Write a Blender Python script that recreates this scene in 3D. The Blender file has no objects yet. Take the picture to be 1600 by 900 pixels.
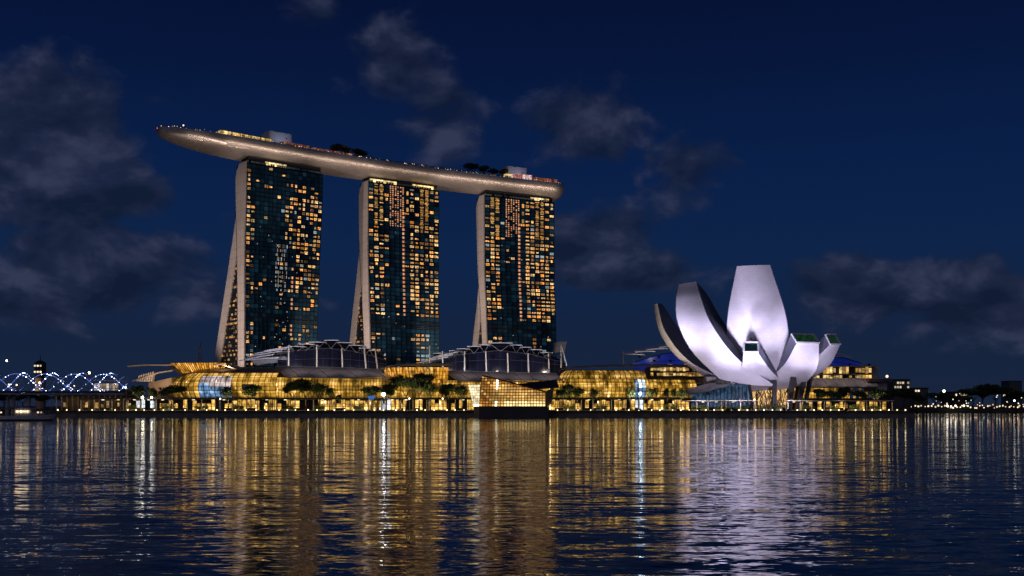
import bpy, math, random
from mathutils import Vector, Matrix, noise
random.seed(7)
sc = bpy.context.scene
COL = sc.collection
R = math.radians

# ------------------------------------------------------------------ camera
cd = bpy.data.cameras.new('camera'); cam = bpy.data.objects.new('camera', cd); COL.objects.link(cam)
cd.sensor_width = 36; cd.lens = 36; cd.shift_y = 185 / 1600
cd.clip_start = 0.5; cd.clip_end = 30000
cam.location = (0, 0, 4); cam.rotation_euler = (math.pi / 2, 0, 0)
sc.camera = cam

# ------------------------------------------------------------------ world: blue-hour sky with drifting clouds
world = bpy.data.worlds.new('World'); sc.world = world; world.use_nodes = True
nt = world.node_tree; N = nt.nodes; L = nt.links
bg = N['Background']
def nd(tree, typ, **kw):
    n = tree.nodes.new(typ)
    for k, v in kw.items(): setattr(n, k, v)
    return n
def mth(tree, op, a, b=None, c=None, clamp=False):
    n = tree.nodes.new('ShaderNodeMath'); n.operation = op; n.use_clamp = clamp
    for i, x in enumerate((a, b, c)):
        if x is None: continue
        if isinstance(x, (int, float)): n.inputs[i].default_value = x
        else: tree.links.new(x, n.inputs[i])
    return n.outputs[0]
def ramp(tree, fac, stops, interp='LINEAR'):
    n = tree.nodes.new('ShaderNodeValToRGB'); cr = n.color_ramp; cr.interpolation = interp
    while len(cr.elements) > 1: cr.elements.remove(cr.elements[-1])
    for i, (p, c) in enumerate(stops):
        e = cr.elements[0] if i == 0 else cr.elements.new(p)
        e.position = p; e.color = (*c, 1) if len(c) == 3 else c
    tree.links.new(fac, n.inputs[0]); return n.outputs[0]
def mixc(tree, fac, a, b, mode='MIX'):
    n = tree.nodes.new('ShaderNodeMix'); n.data_type = 'RGBA'; n.blend_type = mode
    for i, x in ((0, fac), (6, a), (7, b)):
        if isinstance(x, (int, float)): n.inputs[i].default_value = x
        elif isinstance(x, tuple): n.inputs[i].default_value = (*x, 1)
        else: tree.links.new(x, n.inputs[i])
    return n.outputs[2]
tc = nd(nt, 'ShaderNodeTexCoord'); sep = nd(nt, 'ShaderNodeSeparateXYZ'); L.new(tc.outputs['Generated'], sep.inputs[0])
az = mth(nt, 'ARCTAN2', sep.outputs[0], sep.outputs[1]); el = mth(nt, 'ARCSINE', sep.outputs[2])
elc = mth(nt, 'MAXIMUM', el, 0.0)
grad = ramp(nt, mth(nt, 'DIVIDE', elc, 1.2), [
    (0.0, (0.0100, 0.0185, 0.0460)), (0.05, (0.0075, 0.0170, 0.0480)), (0.12, (0.0044, 0.0178, 0.0660)),
    (0.19, (0.0030, 0.0138, 0.0630)), (0.27, (0.0021, 0.0082, 0.0430)), (0.33, (0.0016, 0.0055, 0.0320)),
    (0.6, (0.0014, 0.0042, 0.0260)), (1.0, (0.0010, 0.0030, 0.0190))])
# cloud field: drifting noise everywhere, gathered into cumulus banks
nz = nd(nt, 'ShaderNodeTexNoise'); nz.inputs['Scale'].default_value = 11; nz.inputs['Detail'].default_value = 8; nz.inputs['Roughness'].default_value = 0.52; nz.inputs['Distortion'].default_value = 0.25
comb = nd(nt, 'ShaderNodeCombineXYZ'); L.new(az, comb.inputs[0]); L.new(mth(nt, 'MULTIPLY', el, 1.5), comb.inputs[1]); L.new(comb.outputs[0], nz.inputs['Vector'])
nz2 = nd(nt, 'ShaderNodeTexNoise'); nz2.inputs['Scale'].default_value = 4.3; nz2.inputs['Detail'].default_value = 3
L.new(comb.outputs[0], nz2.inputs['Vector'])
BLOBS = [(60, 235, 130, 120, 1.0), (150, 300, 110, 45, 1.0), (50, 330, 150, 40, .8), (150, 410, 150, 60, 1.05), (60, 450, 190, 50, .95), (290, 455, 80, 34, .7),
         (610, 100, 95, 80, .75), (680, 185, 80, 65, .8), (500, 25, 60, 40, .5), (240, 160, 55, 30, .5), (450, 125, 40, 30, .4),
         (920, 195, 85, 65, .95), (1110, 265, 80, 55, .85), (1030, 250, 60, 40, .5), (915, 385, 80, 52, 1.1), (960, 425, 130, 34, 1.0),
         (1390, 450, 140, 48, 1.05), (1480, 440, 90, 45, 1.0), (1560, 480, 130, 50, 1.0), (1270, 480, 90, 30, .6), (270, 355, 40, 22, .4), (520, 440, 50, 45, .45), (355, 350, 40, 30, .4)]
bsum = None
for (bx, by, rx, ry, wgt) in BLOBS:
    a0 = math.atan((bx - 800) / 1600); e0 = math.atan((635 - by) / 1600 * math.cos(a0))
    dx = mth(nt, 'MULTIPLY', mth(nt, 'SUBTRACT', az, a0), 1600 / rx)
    dy = mth(nt, 'MULTIPLY', mth(nt, 'SUBTRACT', el, e0), 1600 / ry)
    d2 = mth(nt, 'MULTIPLY_ADD', dx, dx, mth(nt, 'MULTIPLY', dy, dy))
    g = mth(nt, 'MULTIPLY', mth(nt, 'EXPONENT', mth(nt, 'MULTIPLY', d2, -0.60)), wgt)
    bsum = g if bsum is None else mth(nt, 'MAXIMUM', bsum, g)
wide = mth(nt, 'SUBTRACT', nz2.outputs[0], 0.42)
dens = mth(nt, 'ADD', mth(nt, 'MULTIPLY', bsum, 0.95), mth(nt, 'MULTIPLY', mth(nt, 'SUBTRACT', nz.outputs[0], 0.5), 1.6))
dens = mth(nt, 'ADD', dens, mth(nt, 'MULTIPLY', wide, 0.30))
mr = nd(nt, 'ShaderNodeMapRange', interpolation_type='SMOOTHSTEP'); L.new(dens, mr.inputs[0])
mr.inputs[1].default_value = 0.38; mr.inputs[2].default_value = 0.70
cov = mth(nt, 'MULTIPLY', mr.outputs[0], 0.85)
nz3 = nd(nt, 'ShaderNodeTexNoise'); nz3.inputs['Scale'].default_value = 11; nz3.inputs['Detail'].default_value = 8; nz3.inputs['Roughness'].default_value = 0.52; nz3.inputs['Distortion'].default_value = 0.25
sh = nd(nt, 'ShaderNodeVectorMath', operation='ADD'); L.new(comb.outputs[0], sh.inputs[0]); sh.inputs[1].default_value = (-0.008, 0.022, 0); L.new(sh.outputs[0], nz3.inputs['Vector'])
lit = mth(nt, 'MULTIPLY_ADD', mth(nt, 'SUBTRACT', nz.outputs[0], nz3.outputs[0]), 4.2, 0.42, clamp=True)
ccol = ramp(nt, lit, [(0.0, (0.0058, 0.0108, 0.0300)), (0.5, (0.0140, 0.0205, 0.0500)), (1.0, (0.0360, 0.0440, 0.0900))])
L.new(mixc(nt, cov, grad, ccol), bg.inputs[0]); bg.inputs[1].default_value = 1.0

# ------------------------------------------------------------------ faint afterglow sun, raised to stand in for city glow behind the camera
sd = bpy.data.lights.new('dusk_fill_sun', 'SUN'); so = bpy.data.objects.new('dusk_fill_sun', sd); COL.objects.link(so)
sd.energy = 0.13; sd.angle = R(50); sd.color = (0.95, 0.88, 1.0); so.rotation_euler = (R(58), 0, R(-20))
sc.view_settings.view_transform = 'Standard'; sc.view_settings.look = 'None'; sc.view_settings.exposure = 0.0; sc.view_settings.gamma = 1.0
sc.render.engine = 'CYCLES'; sc.cycles.use_denoising = True; sc.cycles.max_bounces = 6; sc.cycles.diffuse_bounces = 2
sc.cycles.glossy_bounces = 3; sc.cycles.transmission_bounces = 3; sc.cycles.caustics_reflective = False; sc.cycles.caustics_refractive = False
sc.cycles.sample_clamp_indirect = 12; sc.cycles.use_adaptive_sampling = True; sc.cycles.adaptive_threshold = 0.01

# ================================================================== helpers
def W(px, py, Y): return Vector(((px - 800) / 1600 * Y, Y, 4 + (635 - py) / 1600 * Y))
def PX(px, Y): return (px - 800) / 1600 * Y
def lerp(a, b, t): return a + (b - a) * t
def interp(tab, x):
    if x <= tab[0][0]: return tab[0][1]
    for (a, va), (b, vb) in zip(tab, tab[1:]):
        if x <= b:
            t = (x - a) / (b - a); return va + (vb - va) * t
    return tab[-1][1]
def smooth(tab, x):
    n = len(tab)
    if x <= tab[0][0]: return tab[0][1]
    for i in range(n - 1):
        a, va = tab[i]; b, vb = tab[i + 1]
        if x <= b:
            m0 = (vb - tab[i - 1][1]) / (b - tab[i - 1][0]) if i > 0 else (vb - va) / (b - a)
            m1 = (tab[i + 2][1] - va) / (tab[i + 2][0] - a) if i < n - 2 else (vb - va) / (b - a)
            h = b - a; t = (x - a) / h
            return (2*t**3-3*t*t+1)*va + (t**3-2*t*t+t)*h*m0 + (-2*t**3+3*t*t)*vb + (t**3-t*t)*h*m1
    return tab[-1][1]

class MB:
    def __init__(s): s.v = []; s.f = []
    def add(s, vs, fs):
        o = len(s.v); s.v += [tuple(v) for v in vs]; s.f += [tuple(i + o for i in f) for f in fs]; return s
    def box(s, x0, x1, y0, y1, z0, z1, M=None):
        vs = [Vector((x, y, z)) for z in (z0, z1) for y in (y0, y1) for x in (x0, x1)]
        if M is not None: vs = [M @ v for v in vs]
        return s.add(vs, [(0, 2, 3, 1), (4, 5, 7, 6), (0, 1, 5, 4), (2, 6, 7, 3), (0, 4, 6, 2), (1, 3, 7, 5)])
    def tube(s, p, q, r0, r1=None, n=6, cap=True):
        p = Vector(p); q = Vector(q); r1 = r0 if r1 is None else r1
        d = (q - p).normalized(); u = d.orthogonal().normalized(); w = d.cross(u)
        vs = [p + (u * math.cos(2*math.pi*i/n) + w * math.sin(2*math.pi*i/n)) * r0 for i in range(n)]
        vs += [q + (u * math.cos(2*math.pi*i/n) + w * math.sin(2*math.pi*i/n)) * r1 for i in range(n)]
        fs = [(i, (i+1) % n, n + (i+1) % n, n + i) for i in range(n)]
        if cap: fs += [tuple(range(n-1, -1, -1)), tuple(range(n, 2*n))]
        return s.add(vs, fs)
    def path(s, pts, r, n=5):
        for a, b in zip(pts, pts[1:]):
            if (Vector(b) - Vector(a)).length > 1e-6: s.tube(a, b, r, r, n)
        return s
    def bar(s, p, q, w, h, up=(0, 0, 1)):
        p = Vector(p); q = Vector(q); d = (q - p); l = d.length
        if l < 1e-6: return s
        d /= l; up = Vector(up)
        if abs(d.dot(up)) > .98: up = Vector((0, 1, 0))
        sd = d.cross(up).normalized(); up = sd.cross(d)
        M = Matrix((( d.x, sd.x, up.x, p.x), (d.y, sd.y, up.y, p.y), (d.z, sd.z, up.z, p.z), (0, 0, 0, 1)))
        return s.box(0, l, -w/2, w/2, -h/2, h/2, M)
    def prism(s, poly, off):                       # polygon (3D points) extruded by vector off
        n = len(poly); poly = [Vector(p) for p in poly]; off = Vector(off)
        fs = [tuple(range(n)), tuple(range(2*n-1, n-1, -1))] + [(i, n+i, n+(i+1) % n, (i+1) % n) for i in range(n)]
        return s.add(poly + [p + off for p in poly], fs)
    def grid(s, rows, closed=False):
        n = len(rows[0]); vs = [p for r in rows for p in r]; fs = []
        for j in range(len(rows) - 1):
            for i in range(n if closed else n - 1):
                fs.append((j*n+i, j*n+(i+1) % n, (j+1)*n+(i+1) % n, (j+1)*n+i))
        return s.add(vs, fs)
    def sphere(s, c, r, seg=8, rng=5, sq=1):
        c = Vector(c); vs = []; fs = []
        for j in range(rng + 1):
            t = math.pi * j / rng
            for i in range(seg):
                a = 2 * math.pi * i / seg
                vs.append(c + Vector((r*math.sin(t)*math.cos(a), r*math.sin(t)*math.sin(a), r*sq*math.cos(t))))
        for j in range(rng):
            for i in range(seg): fs.append((j*seg+i, (j+1)*seg+i, (j+1)*seg+(i+1) % seg, j*seg+(i+1) % seg))
        return s.add(vs, fs)
    def mesh(s, name, mat, smooth=False):
        m = bpy.data.meshes.new(name); m.from_pydata(s.v, [], s.f); m.validate(); m.update()
        if mat: m.materials.append(mat)
        if smooth: m.polygons.foreach_set('use_smooth', [True] * len(m.polygons))
        return m
    def build(s, name, mat, parent=None, smooth=False, local=False, kind=None):
        o = bpy.data.objects.new(name, s.mesh(name, mat, smooth)); COL.objects.link(o)
        if parent is not None:
            o.parent = parent
            if not local: o.location = -world_loc(parent)
        if kind: o['kind'] = kind
        return o
def world_loc(o):
    v = Vector((0, 0, 0))
    while o is not None: v = v + o.location; o = o.parent
    return v
def tag(o, label, cat, group=None, kind=None):
    o['label'] = label
    if cat: o['category'] = cat
    if group: o['group'] = group
    if kind: o['kind'] = kind
    return o
def thing(name, label, cat, loc=(0, 0, 0), group=None):
    o = bpy.data.objects.new(name, None); COL.objects.link(o); o.location = loc; o.empty_display_size = 1
    return tag(o, label, cat, group)
def struct(o): o['kind'] = 'structure'; return o
def inst(name, mesh, parent, M):
    """child sharing mesh data; M in world space, parent unrotated"""
    o = bpy.data.objects.new(name, mesh); COL.objects.link(o)
    if parent is not None:
        o.parent = parent; M = Matrix.Translation(-world_loc(parent)) @ M
    o.matrix_basis = M; return o
def copy_tree(o, parent=None):
    c = o.copy(); COL.objects.link(c); c.parent = parent
    for ch in [x for x in bpy.data.objects if x.parent == o] if False else KIDS.get(o.name, []):
        d = ch.copy(); COL.objects.link(d); d.parent = c
        for g in KIDS.get(ch.name, []):
            e = g.copy(); COL.objects.link(e); e.parent = d
    return c
KIDS = {}
def kid(parent, o): KIDS.setdefault(parent.name, []).append(o); return o

# ------------------------------------------------------------------ materials
def base_mat(name):
    m = bpy.data.materials.new(name); m.use_nodes = True
    return m, m.node_tree, m.node_tree.nodes['Principled BSDF']
def mat(name, col, rough=0.6, metal=0.0, var=0.25, scale=0.6, bump=0.0, bscale=8.0, spec=0.5, coords='Object'):
    m, t, p = base_mat(name)
    p.inputs['Roughness'].default_value = rough; p.inputs['Metallic'].default_value = metal
    p.inputs['Specular IOR Level'].default_value = spec
    c = nd(t, 'ShaderNodeTexCoord'); n = nd(t, 'ShaderNodeTexNoise'); n.inputs['Scale'].default_value = scale; n.inputs['Detail'].default_value = 6
    t.links.new(c.outputs[coords], n.inputs['Vector'])
    lo = tuple(x * (1 - var) for x in col); hi = tuple(min(1, x * (1 + var)) for x in col)
    t.links.new(ramp(t, n.outputs[0], [(0.3, lo), (0.7, hi)]), p.inputs['Base Color'])
    if bump:
        n2 = nd(t, 'ShaderNodeTexNoise'); n2.inputs['Scale'].default_value = bscale; n2.inputs['Detail'].default_value = 3
        t.links.new(c.outputs[coords], n2.inputs['Vector'])
        b = nd(t, 'ShaderNodeBump'); b.inputs['Strength'].default_value = bump; b.inputs['Distance'].default_value = 0.3
        t.links.new(n2.outputs[0], b.inputs['Height']); t.links.new(b.outputs[0], p.inputs['Normal'])
    return m
def glow(name, col, strength, vary=0.0, col2=None, noise_scale=0.0, namt=0.8, base=(0.02, 0.02, 0.02), island=False, sample=False):
    """lit glass, lamp or screen: colour between col and col2 and brightness vary from piece to piece"""
    m, t, p = base_mat(name)
    p.inputs['Base Color'].default_value = (*base, 1); p.inputs['Roughness'].default_value = 0.25
    if island: rnd = nd(t, 'ShaderNodeNewGeometry').outputs['Random Per Island']
    else: rnd = nd(t, 'ShaderNodeObjectInfo').outputs['Random']
    if col2: t.links.new(mixc(t, rnd, col, col2), p.inputs['Emission Color'])
    else: p.inputs['Emission Color'].default_value = (*col, 1)
    wn = nd(t, 'ShaderNodeTexWhiteNoise', noise_dimensions='1D'); t.links.new(rnd, wn.inputs['W'])
    s = mth(t, 'MULTIPLY_ADD', wn.outputs['Value'], strength * vary * 2, strength * (1 - vary))
    if noise_scale:
        g = nd(t, 'ShaderNodeNewGeometry'); n = nd(t, 'ShaderNodeTexNoise'); n.inputs['Scale'].default_value = noise_scale; n.inputs['Detail'].default_value = 4; n.inputs['Roughness'].default_value = .65
        t.links.new(g.outputs['Position'], n.inputs['Vector'])
        q = nd(t, 'ShaderNodeMapRange'); t.links.new(n.outputs[0], q.inputs[0]); q.inputs[1].default_value = .35; q.inputs[2].default_value = .72
        q.inputs[3].default_value = 1 - namt; q.inputs[4].default_value = 1 + namt
        s = mth(t, 'MULTIPLY', s, q.outputs[0])
    t.links.new(s, p.inputs['Emission Strength'])
    if not sample: m.cycles.emission_sampling = 'NONE'
    return m

M_CONC = mat('warm_concrete', (0.46, 0.42, 0.40), 0.75, 0, 0.10, 0.05, 0.05, 0.8)
def add_joints(m, sx, sz, dark=.82, size=.02):
    t = m.node_tree; p = t.nodes['Principled BSDF']; src = p.inputs['Base Color'].links[0].from_socket
    g = nd(t, 'ShaderNodeNewGeometry'); sp = nd(t, 'ShaderNodeSeparateXYZ'); t.links.new(g.outputs['Position'], sp.inputs[0])
    cb = nd(t, 'ShaderNodeCombineXYZ'); t.links.new(mth(t, 'SUBTRACT', sp.outputs[0], mth(t, 'MULTIPLY', sp.outputs[1], .8)), cb.inputs[0]); t.links.new(sp.outputs[2], cb.inputs[1])
    br = nd(t, 'ShaderNodeTexBrick'); t.links.new(cb.outputs[0], br.inputs['Vector']); br.inputs['Scale'].default_value = 1; br.inputs['Brick Width'].default_value = sx; br.inputs['Row Height'].default_value = sz
    br.inputs['Mortar Size'].default_value = size * sz; br.inputs['Color1'].default_value = (1, 1, 1, 1); br.inputs['Color2'].default_value = (.93, .93, .93, 1); br.inputs['Mortar'].default_value = (dark, dark, dark, 1); br.offset = 0
    t.links.new(mixc(t, 1.0, src, br.outputs[0], 'MULTIPLY'), p.inputs['Base Color']); return m
add_joints(M_CONC, 6.0, 7.0, .8, .05)
M_STEEL = mat('painted_steel', (0.62, 0.60, 0.58), 0.45, 0.2, 0.12, 0.5)
M_DARK = mat('dark_metal', (0.035, 0.036, 0.04), 0.5, 0.4, 0.3, 0.6)
M_ROOF = mat('standing_seam_roof', (0.34, 0.31, 0.32), 0.45, 0.35, 0.2, 0.15, 0.1, 1.5)
M_ROOFB = mat('bronze_roof', (0.17, 0.13, 0.09), 0.5, 0.4, 0.25, 0.2)
M_WHITE = mat('white_canopy', (0.72, 0.70, 0.74), 0.5, 0.0, 0.1, 0.3)
M_GRAN = mat('quay_granite', (0.20, 0.19, 0.18), 0.75, 0, 0.35, 0.35, 0.2, 2.0)
M_DECK = mat('promenade_timber', (0.16, 0.11, 0.07), 0.7, 0, 0.3, 0.5)
M_LAND = mat('land_ground', (0.045, 0.05, 0.04), 0.9, 0, 0.4, 0.05)
M_BARK = mat('bark', (0.09, 0.065, 0.045), 0.9, 0, 0.3, 2.0)
def leaf_mat(name, a, b):
    m, t, p = base_mat(name)
    rnd = nd(t, 'ShaderNodeNewGeometry').outputs['Random Per Island']
    t.links.new(mixc(t, rnd, a, b), p.inputs['Base Color']); p.inputs['Roughness'].default_value = 0.6
    return m
M_LEAF = leaf_mat('leaf_green', (0.025, 0.05, 0.015), (0.07, 0.11, 0.035))
M_LEAF2 = leaf_mat('palm_green', (0.03, 0.055, 0.02), (0.08, 0.12, 0.04))
M_HEDGE = leaf_mat('hedge_green', (0.03, 0.06, 0.015), (0.09, 0.14, 0.04))
M_BLUEG = mat('dark_blue_glass', (0.02, 0.022, 0.05), 0.12, 0.3, 0.3, 0.12)
M_ROYAL = glow('blue_lit_membrane', (0.008, 0.02, 0.25), 0.55, 0, None, 0.12, 0.45)

# ================================================================== WATER
def water_material():
    m, t, p = base_mat('bay_water')
    p.inputs['Base Color'].default_value = (0.0015, 0.0035, 0.008, 1); p.inputs['Roughness'].default_value = 0.03; p.inputs['IOR'].default_value = 1.33; p.inputs['Specular IOR Level'].default_value = 0.41
    g = nd(t, 'ShaderNodeNewGeometry')
    def layer(sx, sy, seed, detail=2, dist=0.6):
        mp = nd(t, 'ShaderNodeMapping'); t.links.new(g.outputs['Position'], mp.inputs['Vector'])
        mp.inputs['Scale'].default_value = (sx, sy, 1); mp.inputs['Location'].default_value = (seed * 7.3, seed * 3.1, 0); mp.inputs['Rotation'].default_value = (0, 0, R(4 * seed - 6))
        n = nd(t, 'ShaderNodeTexNoise'); n.inputs['Scale'].default_value = 1; n.inputs['Detail'].default_value = detail; n.inputs['Distortion'].default_value = dist
        t.links.new(mp.outputs[0], n.inputs['Vector'])
        s = nd(t, 'ShaderNodeVectorMath', operation='SUBTRACT'); t.links.new(n.outputs['Color'], s.inputs[0]); s.inputs[1].default_value = (.5, .5, .5)
        return s.outputs[0]
    def scaled(v, a):
        n = nd(t, 'ShaderNodeVectorMath', operation='MULTIPLY'); t.links.new(v, n.inputs[0]); n.inputs[1].default_value = a; return n.outputs[0]
    def addv(a, b):
        n = nd(t, 'ShaderNodeVectorMath', operation='ADD'); t.links.new(a, n.inputs[0]); t.links.new(b, n.inputs[1]); return n.outputs[0]
    wv = addv(addv(scaled(layer(.36, 1.5, 1, 1.5, .9), (0.09, 0.27, 0)), scaled(layer(1.5, 5.2, 2, 1.5, .9), (0.11, 0.25, 0))), scaled(layer(.08, .30, 3, 1), (0.02, 0.07, 0)))
    # sheltered water near the quay, wind-ruffled water further out, and slow patches
    sp = nd(t, 'ShaderNodeSeparateXYZ'); t.links.new(g.outputs['Position'], sp.inputs[0])
    big = nd(t, 'ShaderNodeTexNoise'); big.inputs['Scale'].default_value = 0.02; big.inputs['Detail'].default_value = 2
    mpb = nd(t, 'ShaderNodeMapping'); mpb.inputs['Scale'].default_value = (.35, 1, 1); t.links.new(g.outputs['Position'], mpb.inputs['Vector']); t.links.new(mpb.outputs[0], big.inputs['Vector'])
    yy = mth(t, 'ADD', sp.outputs[1], mth(t, 'MULTIPLY', mth(t, 'SUBTRACT', big.outputs[0], .5), 50))
    mr = nd(t, 'ShaderNodeMapRange', interpolation_type='SMOOTHSTEP'); t.links.new(yy, mr.inputs[0])
    mr.inputs[1].default_value = 150; mr.inputs[2].default_value = 185; mr.inputs[3].default_value = 1.0; mr.inputs[4].default_value = 0.42
    amp = mth(t, 'MULTIPLY', mr.outputs[0], mth(t, 'MULTIPLY_ADD', big.outputs[0], .6, .7))
    sc_ = nd(t, 'ShaderNodeVectorMath', operation='SCALE'); t.links.new(wv, sc_.inputs[0]); t.links.new(amp, sc_.inputs['Scale'])
    a = nd(t, 'ShaderNodeVectorMath', operation='ADD'); t.links.new(sc_.outputs[0], a.inputs[0]); a.inputs[1].default_value = (0, 0, 1)
    nn = nd(t, 'ShaderNodeVectorMath', operation='NORMALIZE'); t.links.new(a.outputs[0], nn.inputs[0]); t.links.new(nn.outputs[0], p.inputs['Normal'])
    return m
wb = MB().add([(-9000, -200, 0), (9000, -200, 0), (9000, 12000, 0), (-9000, 12000, 0)], [(0, 1, 2, 3)])
struct(wb.build('water', water_material()))

# ================================================================== LAND AND QUAY
QY = 386.0; GZ = 2.4
coast = [(-176, QY + 2), (150, QY + 2), (250, 640), (420, 655), (900, 690), (3500, 900), (9000, 11900), (-9000, 11900), (-3500, 640), (-420, 560), (-205, 520), (-178, 470)]
b = MB(); b.prism([(x, y, GZ) for x, y in coast], (0, 0, -3.0)); struct(b.build('ground', M_LAND))
b = MB().box(-178, 152, QY, QY + 4, -1, 1.45); struct(b.build('quay_wall', M_GRAN))
b = MB().box(-178, 152, QY - .25, QY + 1.6, 1.454, 1.62); struct(b.build('quay_boardwalk', M_DECK))
b = MB().box(-175, 149, QY + 2.05, 421, GZ + .004, GZ + .05); struct(b.build('promenade_pavement', mat('promenade_paving', (0.20, 0.17, 0.14), 0.7, 0, 0.25, 0.4)))

# ================================================================== HOTEL TOWERS
M_GLASS = None
def glass_facade():
    m, t, p = base_mat('teal_curtain_glass')
    rnd = nd(t, 'ShaderNodeNewGeometry').outputs['Random Per Island']
    g = nd(t, 'ShaderNodeNewGeometry'); mp = nd(t, 'ShaderNodeMapping'); mp.inputs['Scale'].default_value = (.09, .09, .014); t.links.new(g.outputs['Position'], mp.inputs[0])
    n1 = nd(t, 'ShaderNodeTexNoise'); n1.inputs['Scale'].default_value = 1.0; n1.inputs['Detail'].default_value = 4; t.links.new(mp.outputs[0], n1.inputs['Vector'])
    fc = mth(t, 'ADD', mth(t, 'MULTIPLY', rnd, .22), mth(t, 'MULTIPLY_ADD', n1.outputs[0], 2.2, -.75), clamp=True)  # noise bands painted in as large reflections on the glass
    t.links.new(mixc(t, fc, (0.005, 0.014, 0.024), (0.028, 0.084, 0.130)), p.inputs['Base Color'])
    p.inputs['Metallic'].default_value = 0.35; p.inputs['Roughness'].default_value = 0.16
    # teal emission paints mirrored glow onto the glass, plus a few dim rooms
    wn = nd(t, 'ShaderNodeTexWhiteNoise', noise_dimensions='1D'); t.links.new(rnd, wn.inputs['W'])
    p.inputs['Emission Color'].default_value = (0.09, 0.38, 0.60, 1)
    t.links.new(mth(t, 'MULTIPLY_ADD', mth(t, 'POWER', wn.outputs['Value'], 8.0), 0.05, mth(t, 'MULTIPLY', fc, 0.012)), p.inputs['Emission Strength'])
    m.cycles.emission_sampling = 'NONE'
    return m
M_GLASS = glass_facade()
M_TBODY = mat('tower_core_dark', (0.006, 0.012, 0.016), 0.35, 0.2, 0.3, 0.05)
M_MULL = mat('mullion_dark', (0.012, 0.02, 0.026), 0.4, 0.5, 0.3, 0.2)
M_WIN = glow('lit_hotel_window', (1.0, 0.34, 0.05), 0.85, 0.95, (1.0, 0.64, 0.26), 0.8, 0.95)
M_WINW = glow('cool_lit_window', (0.8, 0.85, 0.8), 0.45, 0.6, (0.45, 0.7, 0.85), 0.9, 0.5)
M_WINR = glow('corridor_light', (1.0, 0.34, 0.12), 0.75, 0.4, (1.0, 0.52, 0.28), 0.9, 0.4, island=True)
M_WINO = glow('suite_glow', (1.0, 0.42, 0.07), 0.55, 0.7, (1.0, 0.6, 0.2), 0.7, 0.8, island=True)
M_GLINT = glow('small_reflected_lamp', (1.0, 0.62, 0.28), 0.5, 0.8, (0.7, 0.85, 1.0), 0.8, 0.7, island=True)
M_CROWN = glow('crown_lighting', (1.0, 0.62, 0.18), 1.3, 0.5, (1.0, 0.8, 0.4), 0.25, 0.9, island=True)

ROOF = 190.0
HULLZ = 204.0
TOW = [
 dict(fl=(-201.2, 776.6), a=39, w=64.5, n=18, narrow=5.5,
      prof=[(2, 3, 14.0, 64, 75), (40, 3, 14.0, 52, 63), (112, 2.6, 15.2, 24.5, 35.5), (124, 2.4, 15.8, 20.2, 31), (135, 2.2, 16.2, 17.0, 26.8), (152, 1.4, 17.2, 17.2, 21), (165, .8, 17.8, 17.8, 18.2), (190, 0, 18.5, 18.5, 18.6)]),
 dict(fl=(-118.6, 843.5), a=33, w=66.5, n=14, narrow=3,
      prof=[(2, -6, 5.0, 38, 47.5), (50, -5, 5.4, 31, 40.5), (110, -1.5, 11.6, 16, 25), (120, -1, 12.8, 14.2, 22.3), (135, -.5, 14.5, 14.5, 18.5), (150, 0, 15.6, 15.6, 16.2), (190, 0, 16.5, 16.5, 16.6)]),
 dict(fl=(-24.3, 899.0), a=27.5, w=70.5, n=14, narrow=2,
      prof=[(2, -8, 1, 22, 31), (55, -6.2, 2.4, 17.5, 26.5), (97, -3.5, 7.0, 7.0, 16), (113, -1.6, 9.8, 9.8, 13), (130, -.8, 12, 12, 12.4), (165, 0, 14, 14, 14.2), (190, 0, 15.2, 15.2, 15.3)]),
]
TLAB = ['leftmost and nearest hotel tower with widely splayed legs and dark glass centre',
        'middle hotel tower of three, glowing orange grid under the roof deck',
        'rightmost hotel tower of three, narrow splayed legs, beside the deck end']
win_mesh = None
def window_mesh():
    b = MB()
    for i in (0, 1):
        for j in (0, 1):
            x0 = -.5 + i * .53; z0 = -.5 + j * .56
            b.box(x0, x0 + .47, -.10, .04, z0, z0 + .44)
    return b.mesh('window', M_WIN)
WM = window_mesh()
WMW = WM.copy(); WMW.materials.clear(); WMW.materials.append(M_WINW)

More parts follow.
